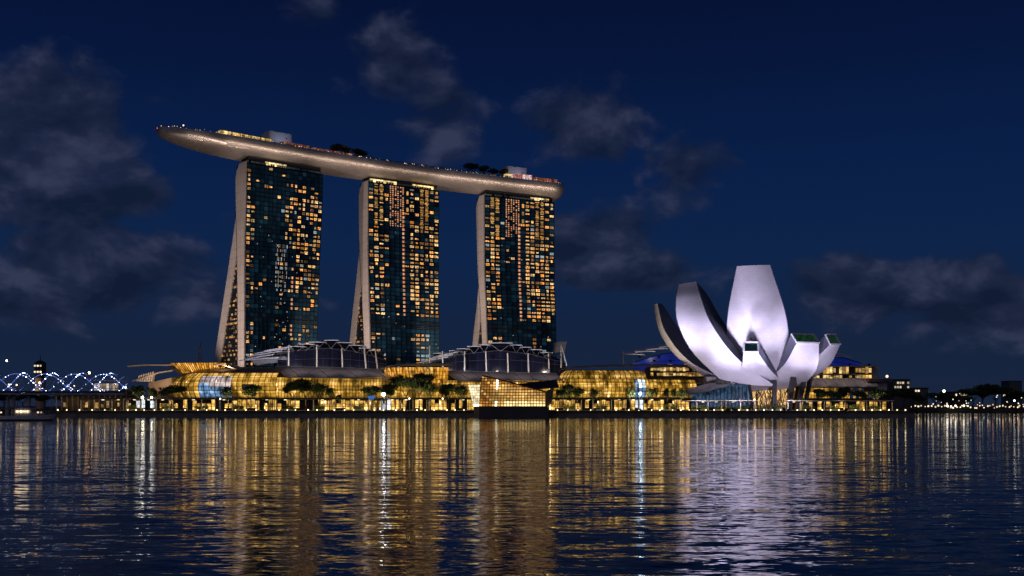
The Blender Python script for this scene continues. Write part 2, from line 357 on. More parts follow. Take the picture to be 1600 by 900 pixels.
def build_tower(k, T):
    rng = random.Random(100 + k)
    a = R(T['a']); u = Vector((math.cos(a), math.sin(a), 0)); bk = Vector((-math.sin(a), math.cos(a), 0)); fl = Vector((*T['fl'], 0))
    prof = T['prof']; w = T['w']
    col = lambda i: [(q[0], q[i]) for q in prof]
    F = lambda z: smooth(col(1), z)
    FB = lambda z: max(smooth(col(2), z), F(z) + 7.5)
    BI = lambda z: max(smooth(col(3), z), FB(z))
    BO = lambda z: smooth(col(4), z)
    wid = lambda z: w - T['narrow'] * (1 - min(1, max(0, (z - 20) / 150))) ** 1.2
    P = lambda s, d, z: fl + u * s + bk * d + Vector((0, 0, z))
    root = thing('hotel_tower', TLAB[k], 'tower', (fl.x, fl.y, GZ), 'three hotel towers under the roof deck')
    zs = [2 + (ROOF - 2) * i / 40 for i in range(41)]
    # concrete end legs
    for nm, fa, fb in (('front_leg', F, FB), ('rear_leg', BI, BO)):
        b = MB(); rows = []
        for z in zs:
            d0, d1 = fa(z), fb(z)
            if nm == 'front_leg' and z > ROOF - 7: d1 -= (z - ROOF + 7) * 1.0
            e = 1.6 if nm == 'rear_leg' else 0
            if e: d0 -= .6; d1 = max(d1, d0 + .3)
            rows.append([P(-.9 + e, d0 - .1, z), P(-.9 + e, d1, z), P(.15 + e, d1, z), P(.15 + e, d0 - .1, z)])
        b.grid(rows, True); b.f.append((len(b.v)-4, len(b.v)-3, len(b.v)-2, len(b.v)-1))
        b.build(nm, M_CONC, root)
    # dark bar drawn as the shadow line between front and rear leg
    b = MB(); pts = [P(-.98, FB(z) + .1, z) for z in zs if BO(z) - FB(z) > 1.0]; b.path(pts, .28, 4); b.build('leg_shadow_line', M_DARK, root)
    # dark slabs behind the glass
    for nm, fa, fb in (('front_slab', lambda z: F(z) + .5, FB), ('rear_slab', BI, BO)):
        b = MB(); rows = []
        for z in zs:
            zz = min(z, ROOF - .5)
            s0 = 1.75 if nm == 'rear_slab' else .1
            rows.append([P(s0, fa(zz), zz), P(s0, fb(zz) - .2, zz), P(wid(zz), fb(zz) - .2, zz), P(wid(zz), fa(zz), zz)])
        b.grid(rows, True); b.f.append((len(b.v)-4, len(b.v)-3, len(b.v)-2, len(b.v)-1))
        b.build(nm, M_TBODY, root)
    # atrium glazing in the gap between the legs
    b = MB(); bz = MB(); lights = MB()
    zz = 8
    while zz < 135:
        d0, d1 = FB(zz), BI(zz)
        if d1 - d0 > 1.2:
            b.bar(P(1.4, d0, zz), P(1.4, d1, zz), .5, .35)
            n = max(1, int((d1 - d0) / 3.2))
            for i in range(n):
                if rng.random() < (.5 if zz < 60 else .45):
                    q0 = lerp(d0, d1, (i + .12) / n); q1 = lerp(d0, d1, (i + .88) / n)
                    hh = rng.choice([2.2, 1.6, 1.0])
                    lights.prism([P(1.4, q0, zz + .5), P(1.4, q1, zz + .5), P(1.4, q1, zz + .5 + hh), P(1.4, q0, zz + .5 + hh)], u * .2)
        zz += 3.5
    b.build('atrium_floor_edge', M_DARK, root, kind='stuff')
    lights.build('atrium_window', glow('atrium_glow', (1, .36, .07), .38, .95, (1, .58, .2), .4, 1.0, island=True), root, kind='stuff')
    b = MB(); rows = []
    for z in zs[:28]: rows.append([P(1.7, FB(z), z), P(1.7, max(BI(z), FB(z) + .01), z)])
    b.grid(rows); b.build('atrium_glass', M_TBODY, root)
    # facade grid
    n = T['n']; NR = 54; z0, z1 = 4.0, ROOF - 1.5; ph = (z1 - z0) / NR
    glass = MB(); mull = MB(); red = MB(); org = MB(); spark = MB()
    lit = []
    def frame(i, j, wf=.86, hf=.80, ci=.5, proud=.0):
        z = z0 + (j + .5) * ph; pw = wid(z) / n; s = .2 + (i + ci) * (wid(z) - .2) / n
        c = P(s, F(z) - proud, z); up = (P(s, F(z + ph/2), z + ph/2) - P(s, F(z - ph/2), z - ph/2)).normalized()
        return c, up, pw * wf, ph * hf
    def quad(mb, i, j, wf, hf, ci=.5, proud=.25, dz=0, th=.12, tilt=0):
        c, up, pw, hh = frame(i, j, wf, hf, ci, proud); c = c + up * dz
        o = -bk * tilt
        mb.prism([c - u*pw/2 - up*hh/2, c + u*pw/2 - up*hh/2, c + u*pw/2 + up*hh/2 + o, c - u*pw/2 + up*hh/2 + o], bk * th)
    for j in range(NR):
        t = 1 - (j + .5) / NR               # 0 at the top
        for i in range(n):
            tilt = rng.gauss(0, .02)
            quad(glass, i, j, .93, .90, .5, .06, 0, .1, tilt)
            f = (i + .5) / n; p = 0; kind = 'w'
            if k == 0:
                if i < 2: p = (.50 if i == 0 else .30) * (1 if t < .92 else .5)
                elif i < 8: p = .035
                elif i < 9: p = .14
                else:
                    p = .50
                    if i >= 16: p = .42
                    if .34 < t < .60 and i < 12: p = .03
                    if t < .05: p = .0
                    if t < .3 and i < 11: p *= .7
                    if t > .60: p = .42 if 11 < i < 16 else .05
                if .585 < t < .64: p = .0
            else:
                if i < 3: p = .58
                elif i == 3: p = .25 if t < .3 else .12
                elif i < 7: p = .015
                elif i < 8: p = .06
                elif i < 13: p = .62
                else: p = .45
                if i == 0: p *= .55 if t < .3 else 1
                if t < .19 and i in (1, 2, 10, 11): p = 0; kind = 'o'
                if t < .19 and i in (3, 9, 12): p = .3
                if .60 < t < .66: p = 0
                elif t >= .66:
                    p = (.55 if i < 3 else .92 if i == 9 else .3 if i in (10, 11) else .12 if i == 12 else .02)
            # clusters of neighbouring rooms
            nzv = noise.noise(Vector((i * .55 + k * 31, j * .42, 3.3)))
            p = p * (1.38 + 1.1 * nzv)
            if kind == 'o':
                if rng.random() < .95:
                    for q in range(3):
                        if rng.random() < .85: quad(org, i, j, .80 * rng.uniform(.5, 1), .2, .5, .32, (q - 1) * ph * .3)
            elif rng.random() < p: lit.append((i, j, t))
            # corridor and suite lights, then city reflections painted as glowing flecks
            if k and t < .19 and 3.5 < i < 7:
                for q in range(2):
                    for r_ in range(2):
                        if rng.random() < .8: quad(red, i, j, .28 * rng.uniform(.5, 1), .28, .27 + .46 * q, .32, (r_ - .5) * ph * .5)
            if k and .12 < t < .60 and i == 6 and rng.random() < .97: quad(red, i, j, .45, .55, .85, .34)
            if k and t < .13 and i == 7 and j % 2 == 0: quad(org, i, j, .4, .95, .6, .34); 
            if k == 0 and ((.40 < t < .60) or (.64 < t < .82)) and i == 11 and rng.random() < .8: quad(red, i, j, .5, .55, .2, .34)
            if k == 0 and .32 < t < .52 and 7 <= i <= 9:
                for q in range(3):
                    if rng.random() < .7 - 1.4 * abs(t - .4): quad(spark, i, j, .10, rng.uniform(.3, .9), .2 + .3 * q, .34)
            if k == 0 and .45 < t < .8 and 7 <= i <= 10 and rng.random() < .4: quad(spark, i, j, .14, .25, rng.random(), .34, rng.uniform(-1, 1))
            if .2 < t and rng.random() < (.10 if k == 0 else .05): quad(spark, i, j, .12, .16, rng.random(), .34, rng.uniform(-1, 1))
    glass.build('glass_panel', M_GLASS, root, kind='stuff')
    for i in range(n + 1):
        b_ = []
        for z in zs[::4]:
            s = .2 + i * (wid(z) - .2) / n; b_.append(P(s, F(z) - .28, min(z, z1)))
        for p_, q_ in zip(b_, b_[1:]): mull.bar(p_, q_, .28, .5, up=tuple(-bk))
    for j in range(NR + 1):
        z = z0 + j * ph; mull.bar(P(.2, F(z) - .12, z), P(wid(z), F(z) - .12, z), .3, .42)
    mull.build('curtain_wall_frame', M_MULL, root)
    if red.f: red.build('corridor_light', M_WINR, root, kind='stuff')
    if org.f: org.build('suite_window', M_WINO, root, kind='stuff')
    spark.build('painted_city_glint', M_GLINT, root, kind='stuff')
    rng.shuffle(lit)
    extra = MB()
    for q, (i, j, t) in enumerate(lit):
        wf = rng.choice([.76, .70, .66, .40]); hf = rng.choice([.62, .56, .50, .30])
        if q >= 300: quad(extra, i, j, wf, hf, .5, .3); continue
        c, up, pw, hh = frame(i, j, wf, hf, .5, .30)
        M = Matrix(((u.x*pw, bk.x, up.x*hh, c.x), (u.y*pw, bk.y, up.y*hh, c.y), (u.z*pw, bk.z, up.z*hh, c.z), (0, 0, 0, 1)))
        cool = rng.random() < (.05 if t < .64 else .3)
        inst('window', WMW if cool else WM, root, M)
    if extra.f: extra.build('window', glow('lit_hotel_window_rest', (1.0, .38, .06), .8, .9, (1, .58, .18), .9, .9, island=True), root, kind='stuff')
    # service floor louvres
    b = MB(); zc = z0 + NR * ph * .372
    for i in range(n):
        s0 = i * wid(zc) / n; s1 = (i + 1) * wid(zc) / n
        for q in range(4):
            z = zc - 2.6 + q * 1.4; b.bar(P(s0 + .2, F(z) - .25, z), P(s1 - .2, F(z) - .25, z), .5, .45)
    b.build('service_louvre', M_DARK, root)
    # recessed crown below the deck: lit gallery, glass balustrade
    b = MB(); c2 = MB(); c3 = MB()
    b.prism([P(2, 1.5, ROOF - .4), P(w - 1, 1.5, ROOF - .4), P(w - 1, 12, ROOF - .4), P(2, 12, ROOF - .4)], (0, 0, 9.0))
    b.build('crown_storey', M_DARK, root)
    spans = [(.24, .52)] if k == 0 else [(.03, .40), (.62, .93)] if k == 1 else [(.66, .93)]
    for f0, f1 in spans:
        m_ = max(3, int((f1 - f0) * 22))
        for i in range(m_):
            s0 = w * lerp(f0, f1, (i + .06) / m_); s1 = w * lerp(f0, f1, (i + .94) / m_)
            c2.prism([P(s0, .6, ROOF - .3), P(s1, .6, ROOF - .3), P(s1, .6, ROOF + 2.2), P(s0, .6, ROOF + 2.2)], bk * .4)
    c2.build('crown_light', M_CROWN, root, kind='stuff')
    for i in range(2 * n):
        s0 = w * i / (2 * n); s1 = w * (i + .9) / (2 * n)
        if rng.random() < .85: c3.prism([P(s0, .1, ROOF - .5), P(s1, .1, ROOF - .5), P(s1, .1, ROOF + .9), P(s0, .1, ROOF + .9)], bk * .1)
    c3.build('crown_balustrade', mat('balustrade_glass_%d' % k, (0.25, 0.33, 0.28), .2, .3, .4, .3), root, kind='stuff')
    return root
towers = [build_tower(k, T) for k, T in enumerate(TOW)]

# ------------------------------------------------------------------ lamps
def aim(o, loc, tgt):
    d = (Vector(tgt) - Vector(loc)).normalized(); o.rotation_euler = d.to_track_quat('-Z', 'Y').to_euler()
M_FIX = mat('lamp_housing', (0.05, 0.05, 0.05), 0.5, 0.5, 0.2, 2)
def flood(parent, loc, tgt, power, colr, angle=40, blend=.6, size=1.0):
    loc = Vector(loc); d = (Vector(tgt) - loc).normalized(); q = d.to_track_quat('-Z', 'Y').to_matrix().to_4x4()
    b = MB(); M = Matrix.Translation(loc - d * .4) @ q
    b.box(-.5, .5, -.4, .4, -.05, .5, M); b.box(-.62, -.52, -.1, .1, -.3, .5, M); b.box(.52, .62, -.1, .1, -.3, .5, M); b.tube(loc - d * .4, loc - d * .2 - Vector((0, 0, .9)), .12)
    f = b.build('floodlight', M_FIX, parent)
    ld = bpy.data.lights.new('flood_lamp', 'SPOT'); ld.energy = power; ld.color = colr; ld.spot_size = R(angle); ld.spot_blend = blend; ld.shadow_soft_size = size
    o = bpy.data.objects.new('flood_lamp', ld); COL.objects.link(o); o.parent = f
    o.location = loc + d * .3 - world_loc(f); aim(o, loc, tgt); return f
WARM = (1.0, 0.76, 0.63)
def floods_towers():
    flood(towers[0], (-272, 690, 20), (-200, 790, 95), 0.68e6, WARM, 60, .5, 2)
    flood(towers[1], (-162, 755, 20), (-122, 850, 95), 0.42e6, WARM, 60, .5, 2)
    flood(towers[2], (-78, 815, 20), (-28, 905, 95), 0.42e6, WARM, 60, .5, 2)
floods_towers()

# ================================================================== ROOF DECK (SKY PARK)
def build_deck():
    def head(s): return R(33 - 0.0555 * s)
    cache = {}
    c0 = Vector((-95.5, 870.4, 0))
    def C(s):
        k_ = round(s, 3)
        if k_ in cache: return cache[k_]
        n = 40; p = c0.copy()
        for i in range(n):
            h = head(s * (i + .5) / n); p += Vector((math.cos(h), math.sin(h), 0)) * (s / n)
        cache[k_] = p; return p
    S0, S1 = -207.0, 160.0
    def hw(s):
        if s < -118:
            t = min(1, (-118 - s) / (-118 - S0)); return max(.35, 19 * (1 - t ** 2.3) ** .5)
        if s > 146:
            t = min(1, (s - 146) / (S1 - 146)); return max(.5, 19 * (1 - t ** 2.4) ** .5)
        return 19.0
    def dep(s):
        if s < -118:
            t = min(1, (-118 - s) / (-118 - S0)); return 9.9 * (1 - t ** 2.4) ** .52 + 1.1
        if s > 146:
            t = min(1, (s - 146) / (S1 - 146)); return 10.5 * (1 - t ** 2.4) ** .5 + 1.5
        return 11.0
    def P(s, v, z):                      # v across in metres, negative = camera side
        h = head(s); return C(s) + Vector((-math.sin(h), math.cos(h), 0)) * v + Vector((0, 0, z))
    def under(s, q):                     # q in -1..1 across the hull
        d = dep(s); return HULLZ - 1.6 - (d - 1.6) * (1 - abs(q) ** 2.3) ** .72
    root = thing('sky_park_deck', 'long boat shaped roof deck resting across three hotel towers', 'roof deck', (c0.x, c0.y, ROOF))
    # hull
    m, t, p = base_mat('hull_cladding')
    g = nd(t, 'ShaderNodeTexCoord')
    mp = nd(t, 'ShaderNodeMapping'); mp.inputs['Rotation'].default_value = (0, 0, R(-33)); t.links.new(g.outputs['Object'], mp.inputs[0])
    mp2 = nd(t, 'ShaderNodeMapping'); mp2.inputs['Scale'].default_value = (.35, 1.2, 1.6); t.links.new(mp.outputs[0], mp2.inputs[0])
    vo = nd(t, 'ShaderNodeTexVoronoi'); vo.inputs['Scale'].default_value = .8; t.links.new(mp2.outputs[0], vo.inputs['Vector'])
    no = nd(t, 'ShaderNodeTexNoise'); no.inputs['Scale'].default_value = 1.1; no.inputs['Detail'].default_value = 5; t.links.new(mp2.outputs[0], no.inputs['Vector'])
    t.links.new(ramp(t, mth(t, 'ADD', mth(t, 'MULTIPLY', vo.outputs['Color'], .5), mth(t, 'MULTIPLY', no.outputs[0], .5)), [(.25, (.27, .245, .23)), (.75, (.37, .34, .32))]), p.inputs['Base Color'])
    p.inputs['Metallic'].default_value = .35; p.inputs['Roughness'].default_value = .42
    bu = nd(t, 'ShaderNodeBump'); bu.inputs['Strength'].default_value = .3; bu.inputs['Distance'].default_value = .25
    t.links.new(no.outputs[0], bu.inputs['Height']); t.links.new(bu.outputs[0], p.inputs['Normal'])
    ss = [S0 + (S1 - S0) * i / 110 for i in range(111)]
    ss = sorted(set(ss + [S0 + .4, S0 + 1, S0 + 2, S1 - .3, S1 - .8, S1 - 1.6, S1 - 2.6]))
    rows = []
    for s in ss:
        r_ = [P(s, -hw(s), HULLZ)]
        for i in range(25):
            q = -math.cos(math.pi * i / 24); r_.append(P(s, q * hw(s), under(s, q)))
        r_.append(P(s, hw(s), HULLZ)); rows.append(r_)
    b = MB().grid(rows); hull = b.build('hull', m, root, smooth=True)
    b = MB(); rows = [[P(s, -hw(s) + .05, HULLZ - .15), P(s, hw(s) - .05, HULLZ - .15)] for s in ss]; b.grid(rows)
    b.build('deck_floor', M_DECK, root)
    # parapet band with glass
    b = MB(); rail = MB()
    for sg in (-1, 1):
        pts = [P(s, sg * hw(s), HULLZ) for s in ss]
        for p_, q_ in zip(pts, pts[1:]):
            b.bar(p_ + Vector((0, 0, .95)), q_ + Vector((0, 0, .95)), .25, 1.9); rail.bar(p_ + Vector((0, 0, 2.5)), q_ + Vector((0, 0, 2.5)), .12, .1)
        for p_ in pts[::1]: rail.bar(p_ + Vector((0, 0, .5)), p_ + Vector((0, 0, 2.5)), .1, .1)
    b.build('parapet', mat('parapet_panel', (.22, .24, .32), .4, .3, .25, .3), root); rail.build('railing', M_DARK, root)
    # light strip below the rim washing the hull
    strip = MB()
    for (a, bb, pw) in ((-190, -160, 700), (-160, -118, 1300), (-118, -76, 1000), (-76, -30, 1300), (-30, 32, 1100), (32, 76, 1200), (76, 112, 1000), (112, 146, 1100)):
        mid = (a + bb) / 2; h = head(mid); w_ = hw(mid)
        pos = P(mid, -w_ - .9, HULLZ - 6.5); tgt = P(mid, -w_ + 2.0, HULLZ - 2.4)
        if mid < -150: pos = P(mid, -w_ - .6, HULLZ - 5.2); tgt = P(mid, -w_ + 2, HULLZ - 2.5)
        for e in range(5):
            e0 = a + (bb - a) * e / 5; e1 = a + (bb - a) * (e + .9) / 5
            q0 = P(e0, -hw(e0) - .9, HULLZ - 6.7); q1 = P(e1, -hw(e1) - .9, HULLZ - 6.7)
            if mid < -150: q0.z += 1.3; q1.z += 1.3
            strip.bar(q0, q1, .15, .15)
            strip.tube(q0, P(e0, -hw(e0) + 1.0, HULLZ - 3.5), .05)
        ld = bpy.data.lights.new('strip_lamp', 'AREA'); ld.shape = 'RECTANGLE'; ld.size = (bb - a); ld.size_y = .5; ld.energy = pw * 0.95; ld.color = (1, .74, .58)
        o = bpy.data.objects.new('strip_lamp', ld); COL.objects.link(o); o.parent = root; o.location = pos - root.location
        dz = (tgt - pos).normalized(); x = Vector((math.cos(h), math.sin(h), 0)); zax = -dz; y = zax.cross(x).normalized(); x = y.cross(zax).normalized()
        o.rotation_euler = Matrix((x, y, zax)).transposed().to_euler()
    strip.build('light_strip', M_STEEL, root)
    # core boxes (lift overruns)
    for (s, v0, v1, l, h, mt) in ((-118, -2, 12, 19, 15.5, 0), (104, -4, 10, 19, 16, 1)):
        b = MB(); b.prism([P(s, v0, HULLZ - .1), P(s + l, v0, HULLZ - .1), P(s + l, v1, HULLZ - .1), P(s, v1, HULLZ - .1)], (0, 0, h))
        c = b.build('lift_core', mat('pale_render_%d' % mt, (.50, .50, .56), .7, 0, .08, .1), root)
        flood(c, P(s + l * .5, v0 - 10, HULLZ + 8.5), P(s + l * .5, v0, HULLZ + h * .70), 1300, (.66, .74, 1.0), 110, .6, .5)  # added flood, put in to lighten the core wall
        c2 = MB().box(-.5, .5, -.5, .5, 0, 1.2, Matrix.Translation(P(s + l * .4, v0 + 2, HULLZ + h))); c2.build('roof_vent', M_DARK, c)
    # restaurant roof glowing on the bow, screens and low pavilions
    def pavilion(name, s0, s1, v0, v1, z0, z1, m_, n=10):
        b = MB()
        for i in range(n):
            a = lerp(s0, s1, (i + .05) / n); e = lerp(s0, s1, (i + .95) / n)
            b.prism([P(a, v0, z0), P(e, v0, z0), P(e, v1, z0), P(a, v1, z0)], (0, 0, z1 - z0))
        return b.build(name, m_, root)
    GOLD = glow('terrace_gold', (1, .55, .12), .75, .7, (1, .75, .3), .35, .9, island=True)
    REDD = glow('terrace_red', (.75, .10, .06), .22, .8, (1, .45, .2), .8, 1.0, island=True)
    pavilion('restaurant_terrace', -164, -122, -13.5, -2, HULLZ + 3.4, HULLZ + 5.4, GOLD, 30)
    pavilion('restaurant_roof', -166, -121, -13, 2, HULLZ + 5.45, HULLZ + 5.9, M_DARK, 1)
    pavilion('pool_bar', -113, -90, -15, -11, HULLZ + 2.2, HULLZ + 5.0, REDD, 22)
    pavilion('pool_terrace', -88, -50, -15, -11, HULLZ + 2.2, HULLZ + 4.4, REDD, 34)
    pavilion('lounge_terrace', 126, 150, -13, 2, HULLZ + 2.6, HULLZ + 6.2, REDD, 22)
    pavilion('lounge_bar', 97, 104, -14, -9, HULLZ + 2.2, HULLZ + 6.2, glow('bar_front', (1, .70, .32), .9, .3, None, .6, .5, island=True), 4)
    # glowing panel in front of the right core: blurred red marks, then three white strokes of lettering too small to read further
    PAL = glow('sign_panel', (1.0, .42, .40), .5, .2, None, .5, .35); REDS = glow('sign_red', (.45, .03, .05), .35); WHT = glow('sign_white', (1.0, .88, .84), .95)
    b = MB(); b.prism([P(105, -14, HULLZ + 2.4), P(123.5, -14, HULLZ + 2.4), P(123.5, -14, HULLZ + 7.4), P(105, -14, HULLZ + 7.4)], Vector((-.2, .4, 0))); sg = b.build('sign_panel', PAL, root)
    strokes = {'S': [((0, 0), (1, 0)), ((1, 0), (1, .5)), ((1, .5), (0, .5)), ((0, .5), (0, 1)), ((0, 1), (1, 1))],
               'R': [((0, 0), (0, 1)), ((0, 1), (1, 1)), ((1, 1), (1, .5)), ((1, .5), (0, .5)), ((.4, .5), (1, 0))], 'I': [((.5, 0), (.5, 1))]}
    for i, ch in enumerate('RIS'):
        b = MB()
        for (x0, y0), (x1, y1) in strokes[ch]:
            sx = 114.2 + i * 3.0
            b.bar(P(sx + x0 * 2.0, -14.25, HULLZ + 3.0 + y0 * 3.6), P(sx + x1 * 2.0, -14.25, HULLZ + 3.0 + y1 * 3.6), .5, .5)
        b.build('sign_letter', WHT, sg)
    b = MB()
    for x0, z0, x1, z1 in ((106, 6.6, 108, 4.4), (108.4, 6.5, 108.4, 4.6), (109.6, 4.8, 111.4, 6.2), (113, 7, 113, 3)): b.bar(P(x0, -14.25, HULLZ + z0), P(x1, -14.25, HULLZ + z1), .7, .5)
    b.build('sign_mark', REDS, sg)
    rp = random.Random(8); b = MB()
    for i in range(5200):
        s = rp.uniform(-52, 102) if rp.random() < .8 else rp.uniform(-150, -60); hh = 1.2 + 1.6 * (noise.noise(Vector((s * .22, 0, 1.7))) + .5)
        p = P(s, rp.uniform(-17.5, -14.5), HULLZ + 1.6 + rp.random() * max(.4, hh)); ax = Vector((rp.gauss(0, 1), rp.gauss(0, 1), rp.gauss(0, 1))).normalized(); sd = ax.orthogonal().normalized(); l = rp.uniform(.5, .95)
        b.add([p, p + ax * l * .5 + sd * l * .4, p + ax * l, p + ax * l * .5 - sd * l * .4], [(0, 1, 2, 3)])
    b.build('deck_planting', M_LEAF, root, kind='stuff')
    # little deck lamps
    lm = MB().sphere((0, 0, 0), .36, 6, 4).mesh('deck_lamp', glow('deck_lamp_glow', (1, .78, .5), 1.3, .9, (1, .6, .25)))
    rng = random.Random(5)
    s = S0 + 2
    while s < S1 - 3:
        if rng.random() < .8: inst('deck_lamp', lm, root, Matrix.Translation(P(s, -hw(s) + rng.uniform(.3, 3), HULLZ + rng.uniform(2.2, 3.2))) @ Matrix.Scale(rng.uniform(.5, 1.1), 4))
        s += rng.uniform(1.3, 3.6) if s > -150 or s < -165 else 1.6
    rl = MB().sphere((0, 0, 0), .6, 6, 4).mesh('deck_lamp', glow('red_beacon', (1, .12, .08), 2.5))
    inst('deck_lamp', rl, root, Matrix.Translation(P(S0 + .3, 0, HULLZ + 1.4)))
    b = MB().tube(P(-186, 2, HULLZ), P(-186, 2, HULLZ + 7.5), .14, .1); ms = b.build('lamp_mast', M_STEEL, root)
    inst('mast_lamp', lm, ms, Matrix.Translation(P(-186, 2, HULLZ + 7.8)) @ Matrix.Scale(1.7, 4))
    # soft uplights washing the underside
    for (s, pw) in ((-175, 4.2e5), (-130, 4.2e5), (-54, 6.0e5), (54, 6.5e5), (140, 4e5)):
        tg = P(s, -3, HULLZ - 8); h = head(s); sp = C(s) + Vector((math.sin(h), -math.cos(h), 0)) * 100 + Vector((0, 0, 24))
        flood(root, sp, tg, pw * 0.75, WARM, 24, .8, 2)
    return P, hw, S0, S1
DP, DHW, DS0, DS1 = build_deck()

# ================================================================== TREES
def crown_mesh(seed, rx, rz, nl, leaf, mtl, lob=7):
    rng = random.Random(seed); b = MB(); lobes = []
    for i in range(lob):
        a = rng.uniform(0, 6.28); q = rng.uniform(.1, .72); lobes.append((Vector((math.cos(a) * q * rx, math.sin(a) * q * rx, rng.uniform(-.45, .55) * rz)), rng.uniform(.32, .55)))
    for i in range(nl):
        c, s = lobes[rng.randrange(lob)]
        d = Vector((rng.gauss(0, 1), rng.gauss(0, 1), rng.gauss(0, 1))).normalized() * (rng.random() ** .4)
        p = c + Vector((d.x * s * rx, d.y * s * rx, d.z * s * rz * 1.1))
        l = leaf * rng.uniform(.6, 1.35); ax = Vector((rng.gauss(0, 1), rng.gauss(0, 1), rng.gauss(0, .6))).normalized(); sd = ax.orthogonal().normalized() * .5
        sd = Matrix.Rotation(rng.uniform(0, 6.28), 3, ax) @ sd
        b.add([p, p + ax * l * .5 + sd * l * .7, p + ax * l, p + ax * l * .5 - sd * l * .7], [(0, 1, 2, 3)])
    return b
def tree_proto(seed, h=10.0, rx=4.2, nl=1300, leaf=.75, label='', multi=False):
    root = bpy.data.objects.new('broadleaf_tree', None); COL.objects.link(root)
    rng = random.Random(seed); b = MB(); zc = h * .74
    b.tube((0, 0, -.2), (.15, 0, h * .38), .26, .17, 7)
    for i in range(6):
        a = i * 1.05 + rng.random(); q = rng.uniform(.45, .8) * rx
        mid = Vector((math.cos(a) * q * .4, math.sin(a) * q * .4, h * .52)); b.tube((.15, 0, h * .36), mid, .13, .09, 5); b.tube(mid, (math.cos(a) * q, math.sin(a) * q, h * rng.uniform(.6, .8)), .09, .03, 5)
    kid(root, b.build('trunk', M_BARK, root, local=True))
    c = crown_mesh(seed, rx, h * .25, nl, leaf, M_LEAF, 9).build('crown', M_LEAF, root, local=True); c.location = (0, 0, zc); kid(root, c)
    return root
def palm_proto(seed, h=9.0):
    root = bpy.data.objects.new('palm_tree', None); COL.objects.link(root); rng = random.Random(seed)
    b = MB(); b.tube((0, 0, -.2), (.1, .05, h * .78), .22, .15, 7); kid(root, b.build('trunk', M_BARK, root, local=True))
    b = MB()
    for i in range(26):
        a = rng.uniform(0, 6.28); up = rng.uniform(-.25, 1.0); ln = rng.uniform(2.2, 3.2); d = Vector((math.cos(a), math.sin(a), 0)); pp = Vector((.1, .05, h * .78)); sd = Vector((-d.y, d.x, 0))
        for q in range(6):
            e = pp + (d * math.cos(up) + Vector((0, 0, math.sin(up)))) * ln / 6
            for sg in (-1, 1):
                wv = sd * sg * .75 * (1 - .5 * q / 6) - Vector((0, 0, .25))
                b.add([pp, pp + wv + d * .2, e + wv * .8 + d * .25, e], [(0, 1, 2, 3)])
            pp = e; up -= .34
    kid(root, b.build('crown', M_LEAF2, root, local=True)); return root
PROTO = {'a': tree_proto(1, 10, 4.2, 2400, .55), 'b': tree_proto(2, 10, 5.2, 2800, .58), 'c': tree_proto(3, 10, 3.4, 1700, .5), 'p': palm_proto(4)}
BASEH = {'a': 10, 'b': 10, 'c': 10, 'p': 9}
used = set()
def plant(kind, x, y, h, wide, label, group, z=GZ, rot=None):
    pr = PROTO[kind]
    if kind in used: o = copy_tree(pr)
    else: o = pr; used.add(kind)
    s = h / BASEH[kind]; o.location = (x, y, z); o.scale = (s * wide, s * wide, s); o.rotation_euler = (0, 0, random.uniform(0, 6.28) if rot is None else rot)
    tag(o, label, 'tree', group); return o
def deck_trees():
    for s, v, h, kd, lab in ((-64, -9, 12.5, 'a', 'leftmost of the dark tree clumps right of the left core on the roof deck'),
                        (-57, -11, 11.5, 'b', 'second of the dark tree clumps right of the left core on the roof deck'),
                        (-44, -10, 11.0, 'b', 'third of the dark tree clumps right of the left core on the roof deck'),
                        (-39, -9, 10.5, 'a', 'fourth of the dark tree clumps right of the left core on the roof deck'),
                        (62, -10, 13.0, 'c', 'leftmost dark tree of the clump beside the right core on the roof deck'),
                        (68, -9, 13.5, 'a', 'second dark tree of the clump beside the right core on the roof deck'),
                        (76, -10, 12.5, 'a', 'third dark tree of the clump beside the right core on the roof deck'),
                        (87, -10, 11.0, 'b', 'fourth dark tree of the clump beside the right core on the roof deck'),
                        (96, -9, 11.5, 'a', 'dark tree touching the left side of the right core on the roof deck')):
        p = DP(s, v, HULLZ - .1); plant(kd, p.x, p.y, h, 1.15, lab, 'trees on the roof deck', p.z)

